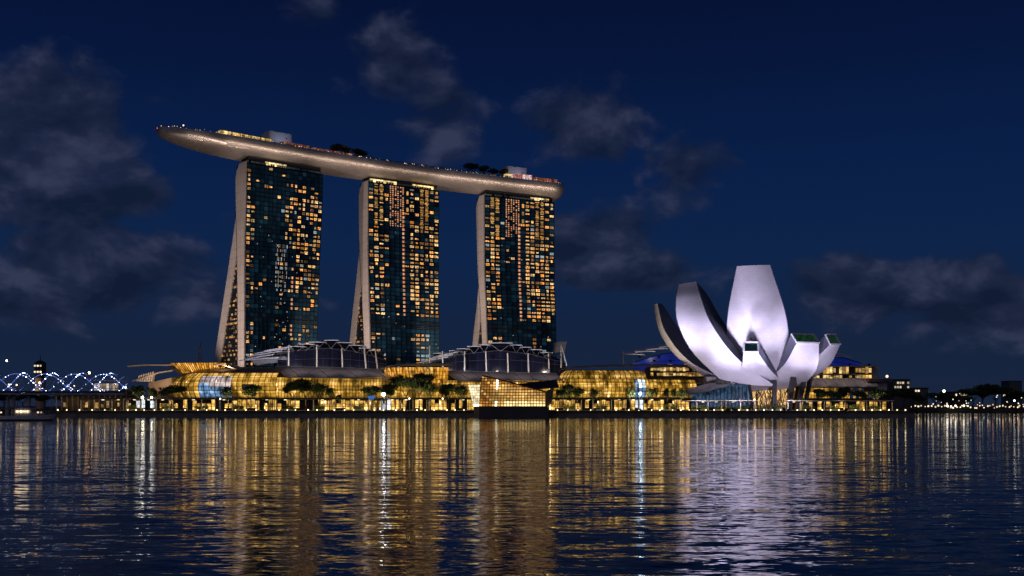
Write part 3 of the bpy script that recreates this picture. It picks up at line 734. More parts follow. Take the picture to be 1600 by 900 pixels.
# ================================================================== ART MUSEUM (lotus shaped)
def build_museum():
    Yc = 432; root = thing('lotus_museum', 'white lotus shaped museum with upward curving fingers at the waterfront', 'museum', (PX(1195, Yc), Yc, GZ))
    m, t, p = base_mat('museum_skin')
    g = nd(t, 'ShaderNodeNewGeometry'); n = nd(t, 'ShaderNodeTexNoise'); n.inputs['Scale'].default_value = .35; n.inputs['Detail'].default_value = 6; t.links.new(g.outputs['Position'], n.inputs['Vector'])
    br = nd(t, 'ShaderNodeTexBrick'); mp = nd(t, 'ShaderNodeMapping'); mp.inputs['Rotation'].default_value = (R(90), 0, 0); mp.inputs['Scale'].default_value = (.28, .28, .28); t.links.new(g.outputs['Position'], mp.inputs[0]); t.links.new(mp.outputs[0], br.inputs['Vector'])
    br.inputs['Color1'].default_value = (1, 1, 1, 1); br.inputs['Color2'].default_value = (.95, .95, .96, 1); br.inputs['Mortar'].default_value = (.87, .87, .88, 1); br.inputs['Mortar Size'].default_value = .02; br.inputs['Scale'].default_value = 1.0
    c1 = ramp(t, n.outputs[0], [(.3, (.66, .65, .68)), (.7, (.74, .73, .76))])
    t.links.new(mixc(t, 1.0, c1, br.outputs[0], 'MULTIPLY'), p.inputs['Base Color']); p.inputs['Roughness'].default_value = .55
    SK = m; SIDE = mat('museum_shaded_side', (.14, .15, .20), .6, .1, .15, .3); FRM = mat('museum_window_frame', (.8, .8, .84), .5, 0, .05, 1)  # darker side colour holds the shade of the unlit finger sides
    GRN = glow('green_gallery_glass', (.02, .075, .03), .35, 0, None, .8, .7, base=(.01, .04, .02)); TEAL = glow('dark_gallery_glass', (.01, .05, .05), .3, 0, None, .8, .7, base=(.01, .03, .03))
    def bez(pts, t_):
        pts = [Vector(p) for p in pts]
        while len(pts) > 1: pts = [a.lerp(b, t_) for a, b in zip(pts, pts[1:])]
        return pts[0]
    def spl(pts, t_):
        n_ = len(pts); tab = lambda i: [(j / (n_ - 1), pts[j][i]) for j in range(n_)]
        return Vector((smooth(tab(0), t_), smooth(tab(1), t_), smooth(tab(2), t_)))
    # each finger: rows of (left px, left py, left Y, right px, right py, right Y) for its outer face, from the bowl to the tip, thickness vector at tip
    def finger(rows, tv0, tv1, shrink, bulge, label, win=None, tvm=None):
        n = 22; Lp = [W(r[0], r[1], r[2]) for r in rows]; Rp = [W(r[3], r[4], r[5]) for r in rows]
        outer = []; inner = []
        for j in range(n + 1):
            t_ = j / n; l = spl(Lp, t_); r_ = spl(Rp, t_); wv = r_ - l; w = wv.length
            l2 = spl(Lp, min(1, t_ + .03)); l1 = spl(Lp, max(0, t_ - .03)); r2 = spl(Rp, min(1, t_ + .03)); r1 = spl(Rp, max(0, t_ - .03))
            tg = ((l2 - l1) + (r2 - r1)).normalized(); nrm = wv.cross(tg).normalized()      # outward
            row = []
            for i in range(11):
                q = i / 10; row.append(l + wv * q + nrm * (bulge * w * (1 - (2*q-1) ** 2)))
            outer.append(row)
            tv = Vector(tv0).lerp(Vector(tv1), t_ ** .8)
            if tvm: tv = (1 - t_) ** 2 * Vector(tv0) + 2 * t_ * (1 - t_) * Vector(tvm) + t_ * t_ * Vector(tv1)
            c = (l + r_) / 2
            inner.append([c + (l - c) * shrink + tv, c + (r_ - c) * shrink + tv])
        skin = MB().grid(outer).build('petal', SK, root, smooth=True); skin['label'] = label
        b = MB()
        for e, k_ in ((0, 0), (10, 1)):
            b.grid([[outer[j][e], inner[j][k_]] for j in range(n + 1)])
        b.grid([[inner[j][0], inner[j][1]] for j in range(n + 1)])
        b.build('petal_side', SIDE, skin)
        tip = outer[-1] + [inner[-1][1], inner[-1][0]]
        fwd = ((outer[-1][5] - outer[-2][5]).normalized())
        if win:
            l, r_, ri, li = outer[-1][0], outer[-1][10], inner[-1][1], inner[-1][0]; c = (l + r_ + ri + li) / 4
            fr = MB()
            o_ = Vector((0, -.25, 0))
            for a_, b_ in ((l, r_), (r_, ri), (ri, li), (li, l)): fr.bar(a_ + o_, b_ + o_, .62, .62)
            w_ = fr.build('skylight_frame', FRM, skin)
            pn = MB(); cols = 6
            for i in range(cols):
                f0, f1 = (i + .04) / cols, (i + .96) / cols
                pn.prism([l.lerp(r_, f0), l.lerp(r_, f1), li.lerp(ri, f1), li.lerp(ri, f0)], Vector((0, .35, 0)))
            pn.build('skylight_pane', win, skin)
        else:
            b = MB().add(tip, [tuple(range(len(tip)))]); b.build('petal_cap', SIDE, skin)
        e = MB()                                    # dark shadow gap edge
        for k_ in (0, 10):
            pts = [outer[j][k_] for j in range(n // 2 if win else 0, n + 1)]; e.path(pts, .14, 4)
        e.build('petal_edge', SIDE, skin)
    finger([(1108, 593, 424, 1150, 600, 416), (1060, 560, 434, 1080, 566, 420), (1031, 520, 440, 1041, 520, 424), (1021, 476, 443, 1027, 474, 430)],
           (3, 4, 2), (2.4, 3.0, .3), .9, .04, 'slim leftmost museum finger seen edge on', None, (11, 7, 3))
    finger([(1124, 592, 413, 1212, 603, 413), (1082, 550, 406, 1150, 558, 402), (1059, 505, 402, 1111, 505, 399), (1056, 470, 402, 1096, 468, 400), (1059, 445, 404, 1088, 440, 402)],
           (3, 6, 4), (1.6, 3.5, 0), .85, .05, 'tall left museum finger with dark inner side', None, (11, 14, 4))
    finger([(1160, 606, 423, 1244, 604, 423), (1148, 572, 412, 1240, 574, 412), (1136, 530, 407, 1234, 534, 407), (1138, 485, 404, 1226, 485, 404), (1151, 416, 404, 1203, 414, 404)],
           (0, 8, 3), (1.0, 8, -.3), .75, .07, 'tallest central museum finger with a flat cut top')
    finger([(1122, 608, 432, 1238, 607, 428), (1142, 592, 419, 1220, 594, 415), (1158, 572, 405, 1201, 574, 403), (1162, 550, 396, 1184, 550, 396)],
           (0, 1, .1), (.35, 1.0, 3.8), 1.0, .09, 'short front museum finger ending in a dark window', TEAL)
    finger([(1180, 610, 425, 1256, 602, 420), (1222, 573, 408, 1277, 574, 407), (1245, 535, 400, 1280, 536, 400)],
           (0, 1, .2), (-1.6, 2.0, 3.5), 1.0, .03, 'low right museum finger with a wide green lit window', GRN)
    finger([(1205, 611, 428, 1250, 603, 432), (1256, 576, 415, 1293, 574, 424), (1297, 538, 410, 1313, 538, 418)],
           (0, 1, .2), (-1.6, 1.2, 4.0), 1.0, .03, 'rightmost museum finger with a small green lit window', GRN)
    # dish that gathers the fingers
    b = MB(); cx, cy = PX(1187, 426), 428; rows = []
    for j in range(9):
        a = j / 8; r_ = 6.5 + 12.5 * math.sin(a * 1.45); z = 11.7 + 8.0 * (1 - math.cos(a * 1.45))
        rows.append([(cx + r_ * 1.12 * math.cos(2*math.pi*i/40), cy + r_ * .9 * math.sin(2*math.pi*i/40), z) for i in range(40)])
    b.grid(rows, True); b.build('bowl', SK, root, smooth=True)
    # legs
    LEGM = mat('museum_leg_steel', (.06, .058, .06), .5, .3, .2, .5)
    for (x0, y0, Y0, x1, y1, Y1, r_) in ((1210, 596, 413, 1210, 634, 411, .95), (1239, 590, 413, 1232, 634, 413, 1.15), (1256, 592, 418, 1246, 634, 418, 1.1), (1267, 588, 424, 1256, 634, 424, .9),
                                         (1170, 597, 414, 1177, 634, 412, .55), (1150, 597, 420, 1152, 634, 418, .5), (1248, 594, 436, 1240, 634, 436, .7)):
        b = MB(); q0 = W(x0, y0, Y0); q1 = W(x1, y1, Y1); q1.z = GZ; b.bar(q1, q0, r_ * 1.7, r_ * 1.7); b.build('leg', LEGM, root)
    # amber branching lattice at the core
    GO = glow('lattice_backlight', (1.0, .58, .20), .85, 0, None, .5, .9)
    b = MB(); q0 = W(1172, 602, 428); q1 = W(1236, 602, 428); rows = []
    for z in (GZ, 12.6): rows.append([(q0.x + (q1.x - q0.x) * i / 12, 426 - 3 * math.sin(math.pi * i / 12), z) for i in range(13)])
    b.grid(rows); lw = b.build('core_wall', GO, root)
    rng = random.Random(11); b = MB()
    for i in range(34):
        f = rng.random(); x = lerp(q0.x, q1.x, f); y = 425.3 - 3 * math.sin(math.pi * f); z = GZ
        while z < 12.4:
            x2 = min(max(x + rng.uniform(-1.5, 1.5), q0.x), q1.x); z2 = z + rng.uniform(1.2, 2.6); f2 = (x2 - q0.x) / (q1.x - q0.x); y2 = 425.3 - 3 * math.sin(math.pi * f2)
            b.tube((x, y, z), (x2, y2, min(z2, 12.6)), rng.uniform(.12, .3), None, 4); x, y, z = x2, y2, z2
    b.build('lattice', mat('lattice_bronze', (.12, .07, .035), .6, .2, .3, 1), lw)
    # glazed entrance hall on the left with a curved ramp roof
    BL = glow('blue_hall_glass', (.05, .16, .36), .42, .6, (.10, .22, .34), .55, .95)
    b0 = MB(); hall = MB(); q = [(1078, 612), (1098, 604), (1122, 598), (1150, 594), (1168, 600)]
    n = 16
    for i in range(n):
        f0, f1 = i / n, (i + .9) / n; x0 = lerp(1080, 1172, f0); x1 = lerp(1080, 1172, f1)
        tp = lambda x: interp([(1080, 617), (1110, 606), (1140, 599), (1172, 602)], x)
        hall.add([W(x0, 636.5, 417), W(x1, 636.5, 417), W(x1, tp(x1), 417), W(x0, tp(x0), 417)], [(0, 1, 2, 3)])
        po = MB().bar(W(x1 + .35, 636.5, 416.8), W(x1 + .35, tp(x1), 416.8), .3, .3); po.build('glazing_post', LEGM, root)
    hall.build('entrance_glass', BL, root)
    b = MB(); rows = []
    for i in range(13):
        f = i / 12; x = lerp(1056, 1140, f); y = interp([(0, 617), (.3, 606), (.6, 599), (1, 594)], f); yb = interp([(0, 619), (.4, 616), (1, 602)], f)
        rows.append([W(x, yb, 412), W(x, y, 414), W(x + 4, y - 1, 424)])
    b.grid(rows); b.build('ramp_roof', mat('ramp_roof_grey', (.20, .19, .18), .6, .1, .2, .3), root)
    b = MB()                                            # small framed balcony block
    for x in (1119, 1126, 1133, 1140.5):
        b.bar(W(x, 600, 413), W(x, 582 + (x - 1119) * -.05, 413), .3, .3)
    for y in (582, 588, 594, 600): b.bar(W(1119, y, 413), W(1141, y - .5, 413), .3, .3)
    b.build('balcony_frame', LEGM, root)
    b = MB().box(PX(1119, 416), PX(1140, 416), 414, 420, W(0, 599, 416).z, W(0, 584, 416).z); b.build('balcony_room', glow('balcony_room_glow', (.5, .34, .2), .10, 0, None, .7, .9), root)
    b = MB().box(PX(1102, 420), PX(1119, 420), 417, 424, W(0, 601, 420).z, W(0, 589, 420).z); b.build('plinth_block', M_CONC, root)
    # floodlights along the promenade edge
    LAV = (.74, .66, .94)
    for (x, Y, tx, ty, tY, pw, an) in ((1000, 388, 1076, 445, 400, 1.05e5, 60), (1060, 388, 1080, 470, 400, 4.6e4, 60), (1136, 387, 1165, 440, 404, 1.05e5, 52), (1140, 387, 1152, 505, 405, 3.6e4, 60), (1232, 387, 1195, 440, 404, 1.05e5, 52),
                                       (1150, 387, 1170, 578, 404, 1.3e4, 100), (1262, 387, 1262, 545, 402, 3.4e4, 52), (1322, 388, 1302, 548, 414, 3.6e4, 55), (1225, 387, 1226, 575, 412, 1.7e4, 100), (1092, 388, 1110, 572, 408, 1.3e4, 90)):
        flood(root, (PX(x, Y), Y, GZ + .9), W(tx, ty, tY), pw, LAV, an, .9, 2.5 if pw > 1e5 else .8)
    flood(root, W(1174, 527, 397.5), W(1176, 470, 405), 3600, LAV, 100, .9, .8)  # added fill lamp, softens the short finger's shadow on the tall one
    flood(root, (PX(985, 400), 400, GZ + 1), W(1036, 525, 430), 4.5e4, (1, .78, .62), 60, .8, .4)
    return root
build_museum()

# ================================================================== MALL HALLS
def interior(name, col, strength, storey=3.7, scale=.3, hot=1.0, mid=.5):
    """glass with a lit interior behind it: ceiling lamps under each floor, bright and dark shops, lamp points"""
    m, t, p = base_mat(name); p.inputs['Base Color'].default_value = (.02, .018, .012, 1); p.inputs['Roughness'].default_value = .2
    g = nd(t, 'ShaderNodeNewGeometry'); sp = nd(t, 'ShaderNodeSeparateXYZ'); t.links.new(g.outputs['Position'], sp.inputs[0])
    fr_ = mth(t, 'FRACT', mth(t, 'DIVIDE', mth(t, 'ADD', sp.outputs[2], .4), storey))
    band = ramp(t, fr_, [(0, (.36,) * 3), (.08, (.5,) * 3), (.55, (.6,) * 3), (.80, (.9,) * 3), (.90, (1.05,) * 3), (.95, (.36,) * 3), (1, (.34,) * 3)])
    mp = nd(t, 'ShaderNodeMapping'); mp.inputs['Scale'].default_value = (1, .2, .45); t.links.new(g.outputs['Position'], mp.inputs[0])
    n = nd(t, 'ShaderNodeTexNoise'); n.inputs['Scale'].default_value = scale; n.inputs['Detail'].default_value = 3; n.inputs['Roughness'].default_value = .55; t.links.new(mp.outputs[0], n.inputs['Vector'])
    q = nd(t, 'ShaderNodeMapRange'); t.links.new(n.outputs[0], q.inputs[0]); q.inputs[1].default_value = .36; q.inputs[2].default_value = .68; q.inputs[3].default_value = .15; q.inputs[4].default_value = 1.8
    vo = nd(t, 'ShaderNodeTexVoronoi'); vo.inputs['Scale'].default_value = .55; t.links.new(mp.outputs[0], vo.inputs['Vector'])
    spot = mth(t, 'MULTIPLY', mth(t, 'LESS_THAN', vo.outputs['Distance'], .17), hot)
    rnd = nd(t, 'ShaderNodeObjectInfo').outputs['Random']
    e = mth(t, 'MULTIPLY', mth(t, 'MULTIPLY', band, q.outputs[0]), mth(t, 'MULTIPLY_ADD', rnd, .5, .75))
    e = mth(t, 'MULTIPLY', mth(t, 'ADD', mth(t, 'MULTIPLY', spot, q.outputs[0]), e), strength)
    hotc = tuple(min(1, c * .55 + .45 * w) for c, w in zip(col, (1, .92, .7)))
    t.links.new(mixc(t, mth(t, 'MULTIPLY_ADD', e, .55 / strength, -.35, clamp=True), col, hotc), p.inputs['Emission Color']); t.links.new(e, p.inputs['Emission Strength'])
    m.cycles.emission_sampling = 'NONE'; return m
GOLDP = interior('gold_hall_pane', (1.0, .52, .06), 1.0)
GOLDD = interior('dim_gold_pane', (1.0, .52, .06), .55)
AMBER = interior('amber_pane', (1.0, .42, .035), 1.15, 34.0, .7, .5)
BLUEP = interior('blue_screen_pane', (.26, .52, .95), .75, 3.7, .7); PINKP = interior('pale_hall_pane', (1.0, .78, .74), 1.0, 3.7, .4)
SHOP = interior('shop_window', (1.0, .55, .10), 1.5, 4.4, .6, 1.8)
SHOPW = glow('white_shop_window', (.95, .95, 1.0), 1.3, .4, (.75, .88, 1.0), .4, .6)
FRAME = mat('hall_glazing_frame', (.07, .055, .035), .5, .4, .3, .5)
pane_cache = {}
def pane_mesh(m_):
    if m_.name not in pane_cache: pane_cache[m_.name] = MB().box(-.5, .5, -.05, .05, -.5, .5).mesh('pane', m_)
    return pane_cache[m_.name]
class Surf:
    """facade that follows a plan path and a section (z, set-back)"""
    def __init__(s, path, section):
        s.p = [Vector((PX(px, Y), Y, 0)) for px, Y in path]; s.sec = section
        d = [0]
        for a, b in zip(s.p, s.p[1:]): d.append(d[-1] + (b - a).length)
        s.d = [x / d[-1] for x in d]; s.len = d[-1]
        zt = [0]
        for a, b in zip(section, section[1:]): zt.append(zt[-1] + math.hypot(b[0] - a[0], b[1] - a[1]))
        s.zt = [x / zt[-1] for x in zt]; s.h = zt[-1]
    def base(s, u):
        tx = [(a, p.x) for a, p in zip(s.d, s.p)]; ty = [(a, p.y) for a, p in zip(s.d, s.p)]
        return Vector((smooth(tx, u), smooth(ty, u), 0))
    def at(s, u, v):
        p = s.base(u); t = (s.base(min(1, u + .01)) - s.base(max(0, u - .01))).normalized(); bk = Vector((-t.y, t.x, 0))
        z = smooth([(a, q[0]) for a, q in zip(s.zt, s.sec)], v); k = smooth([(a, q[1]) for a, q in zip(s.zt, s.sec)], v)
        return p + bk * k + Vector((0, 0, z))
def hall(root, surf, nc, nr, m_, choose=None, u0=0, u1=1, v0=0, v1=1, bar=.15, fill=.9):
    P = [[surf.at(lerp(u0, u1, i / nc), lerp(v0, v1, j / nr)) for i in range(nc + 1)] for j in range(nr + 1)]
    fr = MB()
    for j in range(nr + 1):
        for i in range(nc): fr.bar(P[j][i], P[j][i+1], bar, bar)
    for i in range(nc + 1):
        for j in range(nr): fr.bar(P[j][i], P[j+1][i], bar * 1.3, bar * 1.6)
    f = fr.build('glazing_frame', FRAME, root)
    for j in range(nr):
        for i in range(nc):
            a, b, c, d = P[j][i], P[j][i+1], P[j+1][i+1], P[j+1][i]; ctr = (a + b + c + d) / 4
            x = ((b - a) + (c - d)) / 2; z = ((d - a) + (c - b)) / 2; nrm = x.cross(z).normalized(); ctr = ctr - nrm * .1
            mm = choose(i, j, (i + .5) / nc, (j + .5) / nr) if choose else m_
            if mm is None: continue
            x *= fill + .06; z *= fill + .06; y = -nrm
            M = Matrix(((x.x, y.x, z.x, ctr.x), (x.y, y.y, z.y, ctr.y), (x.z, y.z, z.z, ctr.z), (0, 0, 0, 1)))
            o = inst('pane', pane_mesh(mm), root, M)
def solid_strip(root, name, surf, m_, u0, u1, v0, v1, n=40, k=8, th=.4):
    rows = [[surf.at(lerp(u0, u1, i / n), lerp(v0, v1, j / k)) for i in range(n + 1)] for j in range(k + 1)]
    return MB().grid(rows).build(name, m_, root, smooth=True)
def roof_panels(root, pts_lo, pts_hi, n, m_=None, rib=True, gap=.012):
    """sloping roof of n separate panels between a lower and an upper edge line"""
    def al(pts, f):
        d = [0]
        for a, b in zip(pts, pts[1:]): d.append(d[-1] + (b - a).length)
        tab = lambda q: [(x / d[-1], p[q]) for x, p in zip(d, pts)]
        return Vector((interp(tab(0), f), interp(tab(1), f), interp(tab(2), f)))
    for i in range(n):
        f0 = i / n + gap / 2; f1 = (i + 1) / n - gap / 2
        a, b, c, d = al(pts_lo, f0), al(pts_lo, f1), al(pts_hi, f1), al(pts_hi, f0)
        MB().prism([a, b, c, d], (0, 0, -.35)).build('roof_panel', m_ or M_ROOF, root)
    if rib:
        b = MB()
        for i in range(n + 1):
            b.bar(al(pts_lo, i / n) + Vector((0, 0, .1)), al(pts_hi, i / n) + Vector((0, 0, .1)), .3, .3)
        b.path([p + Vector((0, 0, -.2)) for p in pts_lo], .25); b.path([p + Vector((0, 0, .1)) for p in pts_hi], .22)
        for f in (.12, .37, .63, .88):
            c = al(pts_lo, f).lerp(al(pts_hi, f), .5); flood(root, c + Vector((1, -1.5, 8.0)), c + Vector((0, 1, 0)), 950, (1, .84, .78), 130, .9, .5)  # added floods above the roof brighten the dull grey panels
        b.build('roof_rib', mat('roof_rib_steel', (.42, .38, .34), .5, .3, .2, .3), root)
def shopfront(root, px0, px1, Y, n, z0=GZ + .1, z1=7.0, rng=None, white=()):
    rng = rng or random.Random(int(px0)); x0, x1 = PX(px0, Y), PX(px1, Y); w = (x1 - x0) / n
    MB().box(x0, x1, Y + .3, Y + 8, z0, z1 + .6).build('shop_storey', M_DARK, root)
    wh = MB()
    for i in range(n):
        if rng.random() < .25: continue
        h = rng.choice([.95, .95, .85, .6]); zz0 = z0 + .1 + rng.choice([0, 0, .8]); zz1 = z0 + (z1 - z0) * h
        a = x0 + w * (i + .06); b = x0 + w * (i + .94); c = (a + b) / 2
        mm = SHOPW if any(abs((i + .5) / n - f) < .6 / n for f in white) else SHOP
        inst('shop_window', pane_mesh(mm), root, Matrix.Translation((c, Y + .1, (zz0 + zz1) / 2)) @ Matrix.Diagonal((b - a, 1, zz1 - zz0, 1)))
    b = MB()
    for i in range(n + 1): b.box(x0 + w * i - .14, x0 + w * i + .14, Y - .15, Y + .35, z0, z1)
    b.box(x0, x1, Y - .2, Y + .28, z0 + (z1 - z0) * .52, z0 + (z1 - z0) * .52 + .22); b.box(x0, x1, Y - .8, Y + .5, z1, z1 + .7)
    b.build('shop_frame', FRAME, root)
def theatre_roof(root, Y, plates, blades, arch, masts, depth=34, blue=False):
    """domed theatre: glazed drum, stepped white roof plates on V struts, and masts"""
    # drum
    top = lambda x: interp(arch, x)
    xs = [lerp(arch[0][0], arch[-1][0], i / 24) for i in range(25)]
    rows = [[W(x, top(x), Y) for x in xs], [W(x, 590, Y) for x in xs]]
    rows = [[W(x, top(x), Y + depth) + Vector((0, 0, 0)) for x in xs]] + rows
    MB().grid(rows).build('drum', M_ROYAL if blue else M_BLUEG, root, smooth=False)
    rb = MB()
    for i in range(0, 25, 2): rb.bar(W(xs[i], top(xs[i]), Y - .2), W(xs[i], 580, Y - .2), .07, .07)
    rb.path([W(x, top(x) + .3, Y - .25) for x in xs], .22)
    rb.path([W(x, lerp(top(x), 576, .5), Y - .25) for x in xs], .1)
    rb.build('drum_rib', M_DARK if blue else mat('drum_rib_grey', (.12, .12, .16), .5, .3, .2, .4), root)
    if plates:
        tops = sorted([((x0 + x1) / 2, y + 1.6) for x0, x1, y, dy in plates]); tops = [(arch[0][0], arch[0][1])] + tops + [(arch[-1][0], arch[-1][1])]
        tp2 = lambda x: min(interp(tops, x), top(x))
        MB().grid([[W(x, tp2(x), Y + 3.5) for x in xs], [W(x, top(x) + 1, Y + 3.5) for x in xs]]).build('clerestory', M_BLUEG, root)
    # plates
    for (x0, x1, y, dy) in plates:
        b = MB(); rows = []
        for j in range(4):
            f = j / 3; rows.append([W(lerp(x0, x1, i / 6), y - .35 * math.sin(math.pi * i / 6) + dy * i / 6, Y - 6) + Vector((0, depth * .5 * f, -1.6 * f)) for i in range(7)])
        n0 = len(b.v); b.grid(rows)
        low = [[p - Vector((0, 0, .34)) for p in r_] for r_ in rows]; b.grid(low[::-1]); b.grid([rows[0], low[0]][::-1]); b.grid([[r_[0] for r_ in rows], [r_[0] for r_ in low]]); b.grid([[r_[-1] for r_ in low], [r_[-1] for r_ in rows]])
        pl = b.build('roof_plate', M_BLUEG, root)
        fe = MB()
        for q0, q1 in zip(rows[0], rows[0][1:]): fe.bar(q0 + Vector((0, -.2, -.1)), q1 + Vector((0, -.2, -.1)), .3, .42)
        for q0, q1 in ((rows[0][0], rows[1][0]), (rows[0][-1], rows[1][-1])): fe.bar(q0 + Vector((0, -.2, -.1)), q1 + Vector((0, 0, -.1)), .2, .3)
        fe.build('plate_edge', M_WHITE, pl)
        s = MB(); xm = (x0 + x1) / 2
        s.tube(W(x0 + 2, y + 1.2, Y - 4), W(xm, min(top(xm) + 1.5, y + 13), Y - .5), .09, None, 4); s.tube(W(x1 - 2, y + 1.2 + dy, Y - 4), W(xm, min(top(xm) + 1.5, y + 13), Y - .5), .09, None, 4)
        s.build('strut', M_STEEL, pl)
    for (x0, y0, x1, y1, dd) in blades:
        b = MB(); rows = []
        for j in range(5):
            f = j / 4; rows.append([W(lerp(x0, x1, i / 6), lerp(y0, y1, (i / 6) ** .8), Y - 8) + Vector((dd * f * .3, dd * f, 1.6 * math.sin(math.pi * f) - 1.5 * f)) for i in range(7)])
        b.grid(rows); low = [[p - Vector((0, 0, .5)) for p in r_] for r_ in rows]; b.grid(low[::-1]); b.grid([rows[0], low[0]][::-1])
        b.build('roof_blade', M_WHITE, root)
    xm_ = [m_[0] for m_ in masts]
    for f in ((.1, .5, .9) if len(masts) > 3 else ()):
        x = lerp(min(xm_), max(xm_), f); flood(root, W(x, 577, Y - 26), W(x, 558, Y - 14), 2600, (1, .80, .55), 150, .6, .4)
    for (x, yt, yb, xt) in masts:
        b = MB(); b.tube(W(x, yb, Y - 14), W(xt, yt, Y - 14), .40, .32, 8); b.tube(W(xt, yt, Y - 14), W(xt, yt, Y - 14) + Vector((0, 9, -.3)), .22, .16, 5)
        b.build('mast', mat('mast_white', (.66, .60, .52), .45, .1, .1, .5) if 'mast_white' not in bpy.data.materials else bpy.data.materials['mast_white'], root)

SEC = [(6.8, 3.2), (9.5, 1.0), (12, .2), (14.5, 1.2), (16.5, 3.6), (18.2, 7.0)]
# ---- left hall
def left_mall():
    root = thing('left_shopping_hall', 'glowing rounded glass hall with long winged roof at the left', 'mall', (PX(380, 440), 440, GZ))
    S = Surf([(262, 452), (264, 440), (274, 430), (300, 425.5), (345, 424), (430, 424)], SEC)
    def ch(i, j, u, v):
        if .52 < u < .72 and v < .95: return BLUEP if v < .42 + (u < .6) * .12 else PINKP if v < .8 else GOLDP
        if u < .5: return GOLDD if (v < .3 or random.random() < .35) else GOLDP
        return GOLDP
    hall(root, S, 30, 10, GOLDP, ch)
    solid_strip(root, 'hall_roof', Surf([(262, 452), (264, 440), (274, 430), (300, 425.5), (345, 424), (432, 424)], [(18.2, 7.0), (19.6, 11), (20.6, 16), (21.2, 24), (21.4, 40)]), M_ROOFB, 0, 1, 0, 1)
    # right bay under the sloping grey roof
    S2 = Surf([(430, 426), (520, 427), (625, 429)], [(6.8, 1.5), (10, .3), (13, .2), (16.2, 2.4)])
    hall(root, S2, 42, 7, GOLDP)
    lo = [W(446, 588.5, 428), W(620, 591.5, 431)]; hi = [W(428, 573.5, 442), W(600, 577, 446)]
    lo = [W(446, 588.5, 428), W(540, 590, 429), W(630, 592, 431)]; hi = [W(430, 572.5, 444), W(520, 574.5, 446), W(603, 578, 448)]
    roof_panels(root, lo, hi, 8)
    MB().prism([W(430, 574, 446), W(603, 579, 449), W(603, 600, 449), W(430, 600, 446)], (0, 30, 0)).build('podium_block', M_DARK, root)
    # amber drum with the long thin wing
    S3 = Surf([(268, 446), (274, 440), (300, 437), (330, 437), (352, 440)], [(18.2, 3.5), (20, 1.5), (21.5, 0), (22.6, -1.6)])
    hall(root, S3, 30, 1, AMBER, bar=.16)
    b = MB(); up = [(198, 571.5, 440), (225, 569.5, 440), (262, 569.5, 440), (300, 568, 438), (345, 568.5, 436), (360, 573, 436), (372, 577, 436)]
    rows = [[W(x, y, Y) for x, y, Y in up], [W(x + 3, y - .8, Y + 6) for x, y, Y in up], [W(x + 10, y - 1.6 + (x < 230) * 1.2, Y + 26) for x, y, Y in up]]
    b.grid(rows); b.grid([[p - Vector((0, 0, .55)) for p in r_] for r_ in rows][::-1]); b.grid([[p - Vector((0, 0, .55)) for p in rows[0]], rows[0]])
    b.build('wing_roof', mat('wing_roof_metal', (.36, .29, .22), .4, .35, .2, .2), root)
    b = MB(); up = [(206, 595, 436), (228, 588, 436), (250, 581, 437), (270, 578, 438)]
    rows = [[W(x, y, Y) for x, y, Y in up], [W(x + 4, y - 2, Y + 12) for x, y, Y in up]]
    b.grid(rows); b.grid([[p - Vector((0, 0, .5)) for p in rows[0]], rows[0]]); b.build('low_wing_roof', mat('low_wing_metal', (.32, .27, .22), .45, .3, .2, .2), root)
    for i in range(7):
        x = 214 + i * 3.6
        MB().prism([W(x, 596, 436), W(x + .8, 596, 436), W(x + 4.5, 587 - i * 1.0, 437), W(x + 3.2, 586 - i * 1.0, 437)], (0, 3, 0)).build('wing_fin', M_STEEL, root)
    MB().prism([W(232, 598, 440), W(268, 590, 440), W(268, 622, 440), W(232, 622, 440)], (0, 20, 0)).build('side_block', M_ROOFB, root)
    MB().prism([W(330, 577, 455), W(440, 574, 455), W(440, 600, 455), W(330, 600, 455)], (0, 60, 0)).build('rear_block', M_DARK, root)
    theatre_roof(root, 500, [(448, 477, 541, .4), (465, 491, 537.5, .2), (482, 508, 534.6, 0), (506, 529, 531.6, 0), (527, 550, 535, .5), (545, 570, 539.2, .8), (561, 580, 543.8, .8), (576, 594, 547.2, 1)],
                 [(374, 563, 428, 553, 16), (386, 557, 440, 548, 18), (398, 552, 448, 544, 20), (412, 548, 456, 541, 20), (380, 562, 436, 558, 10)],
                 [(434, 556), (450, 550), (470, 547), (510, 543.5), (550, 548), (580, 555), (604, 563)],
                 [(451, 539, 573, 451), (495, 539, 574, 495), (535, 544, 575, 534), (572, 541, 576, 569), (590, 545, 577, 586)])
    flood(root, W(232, 606, 424), W(245, 572, 442), 9e3, (1, .66, .42), 90, .8, .5); flood(root, W(250, 606, 422), W(240, 585, 437), 3e3, (1, .66, .42), 80, .8, .5)
    flood(root, W(345, 572, 430), W(380, 560, 470), 3e3, (1, .7, .5), 110, .8, .5)
    rng = random.Random(3)
    shopfront(root, 205, 330, 424, 17, rng=rng, white=(.12, .28)); shopfront(root, 330, 440, 421, 16, rng=rng); shopfront(root, 440, 625, 422, 26, rng=rng, white=(.87, .90))
    MB().prism([W(378, 600, 419), W(397, 600, 419), W(397, 609, 419), W(378, 609, 419)], (0, .5, 0)).build('dark_screen', M_DARK, root)
    for (x, y, pw) in ((470, 578, 4.0e3), (540, 580, 4.0e3), (420, 574, 3.0e3)):
        flood(root, W(x, y, 470), W(x + 5, 540, 496), pw * 2.6, (.80, .80, 1.0), 110, .9, .3)
    return root
left_mall()
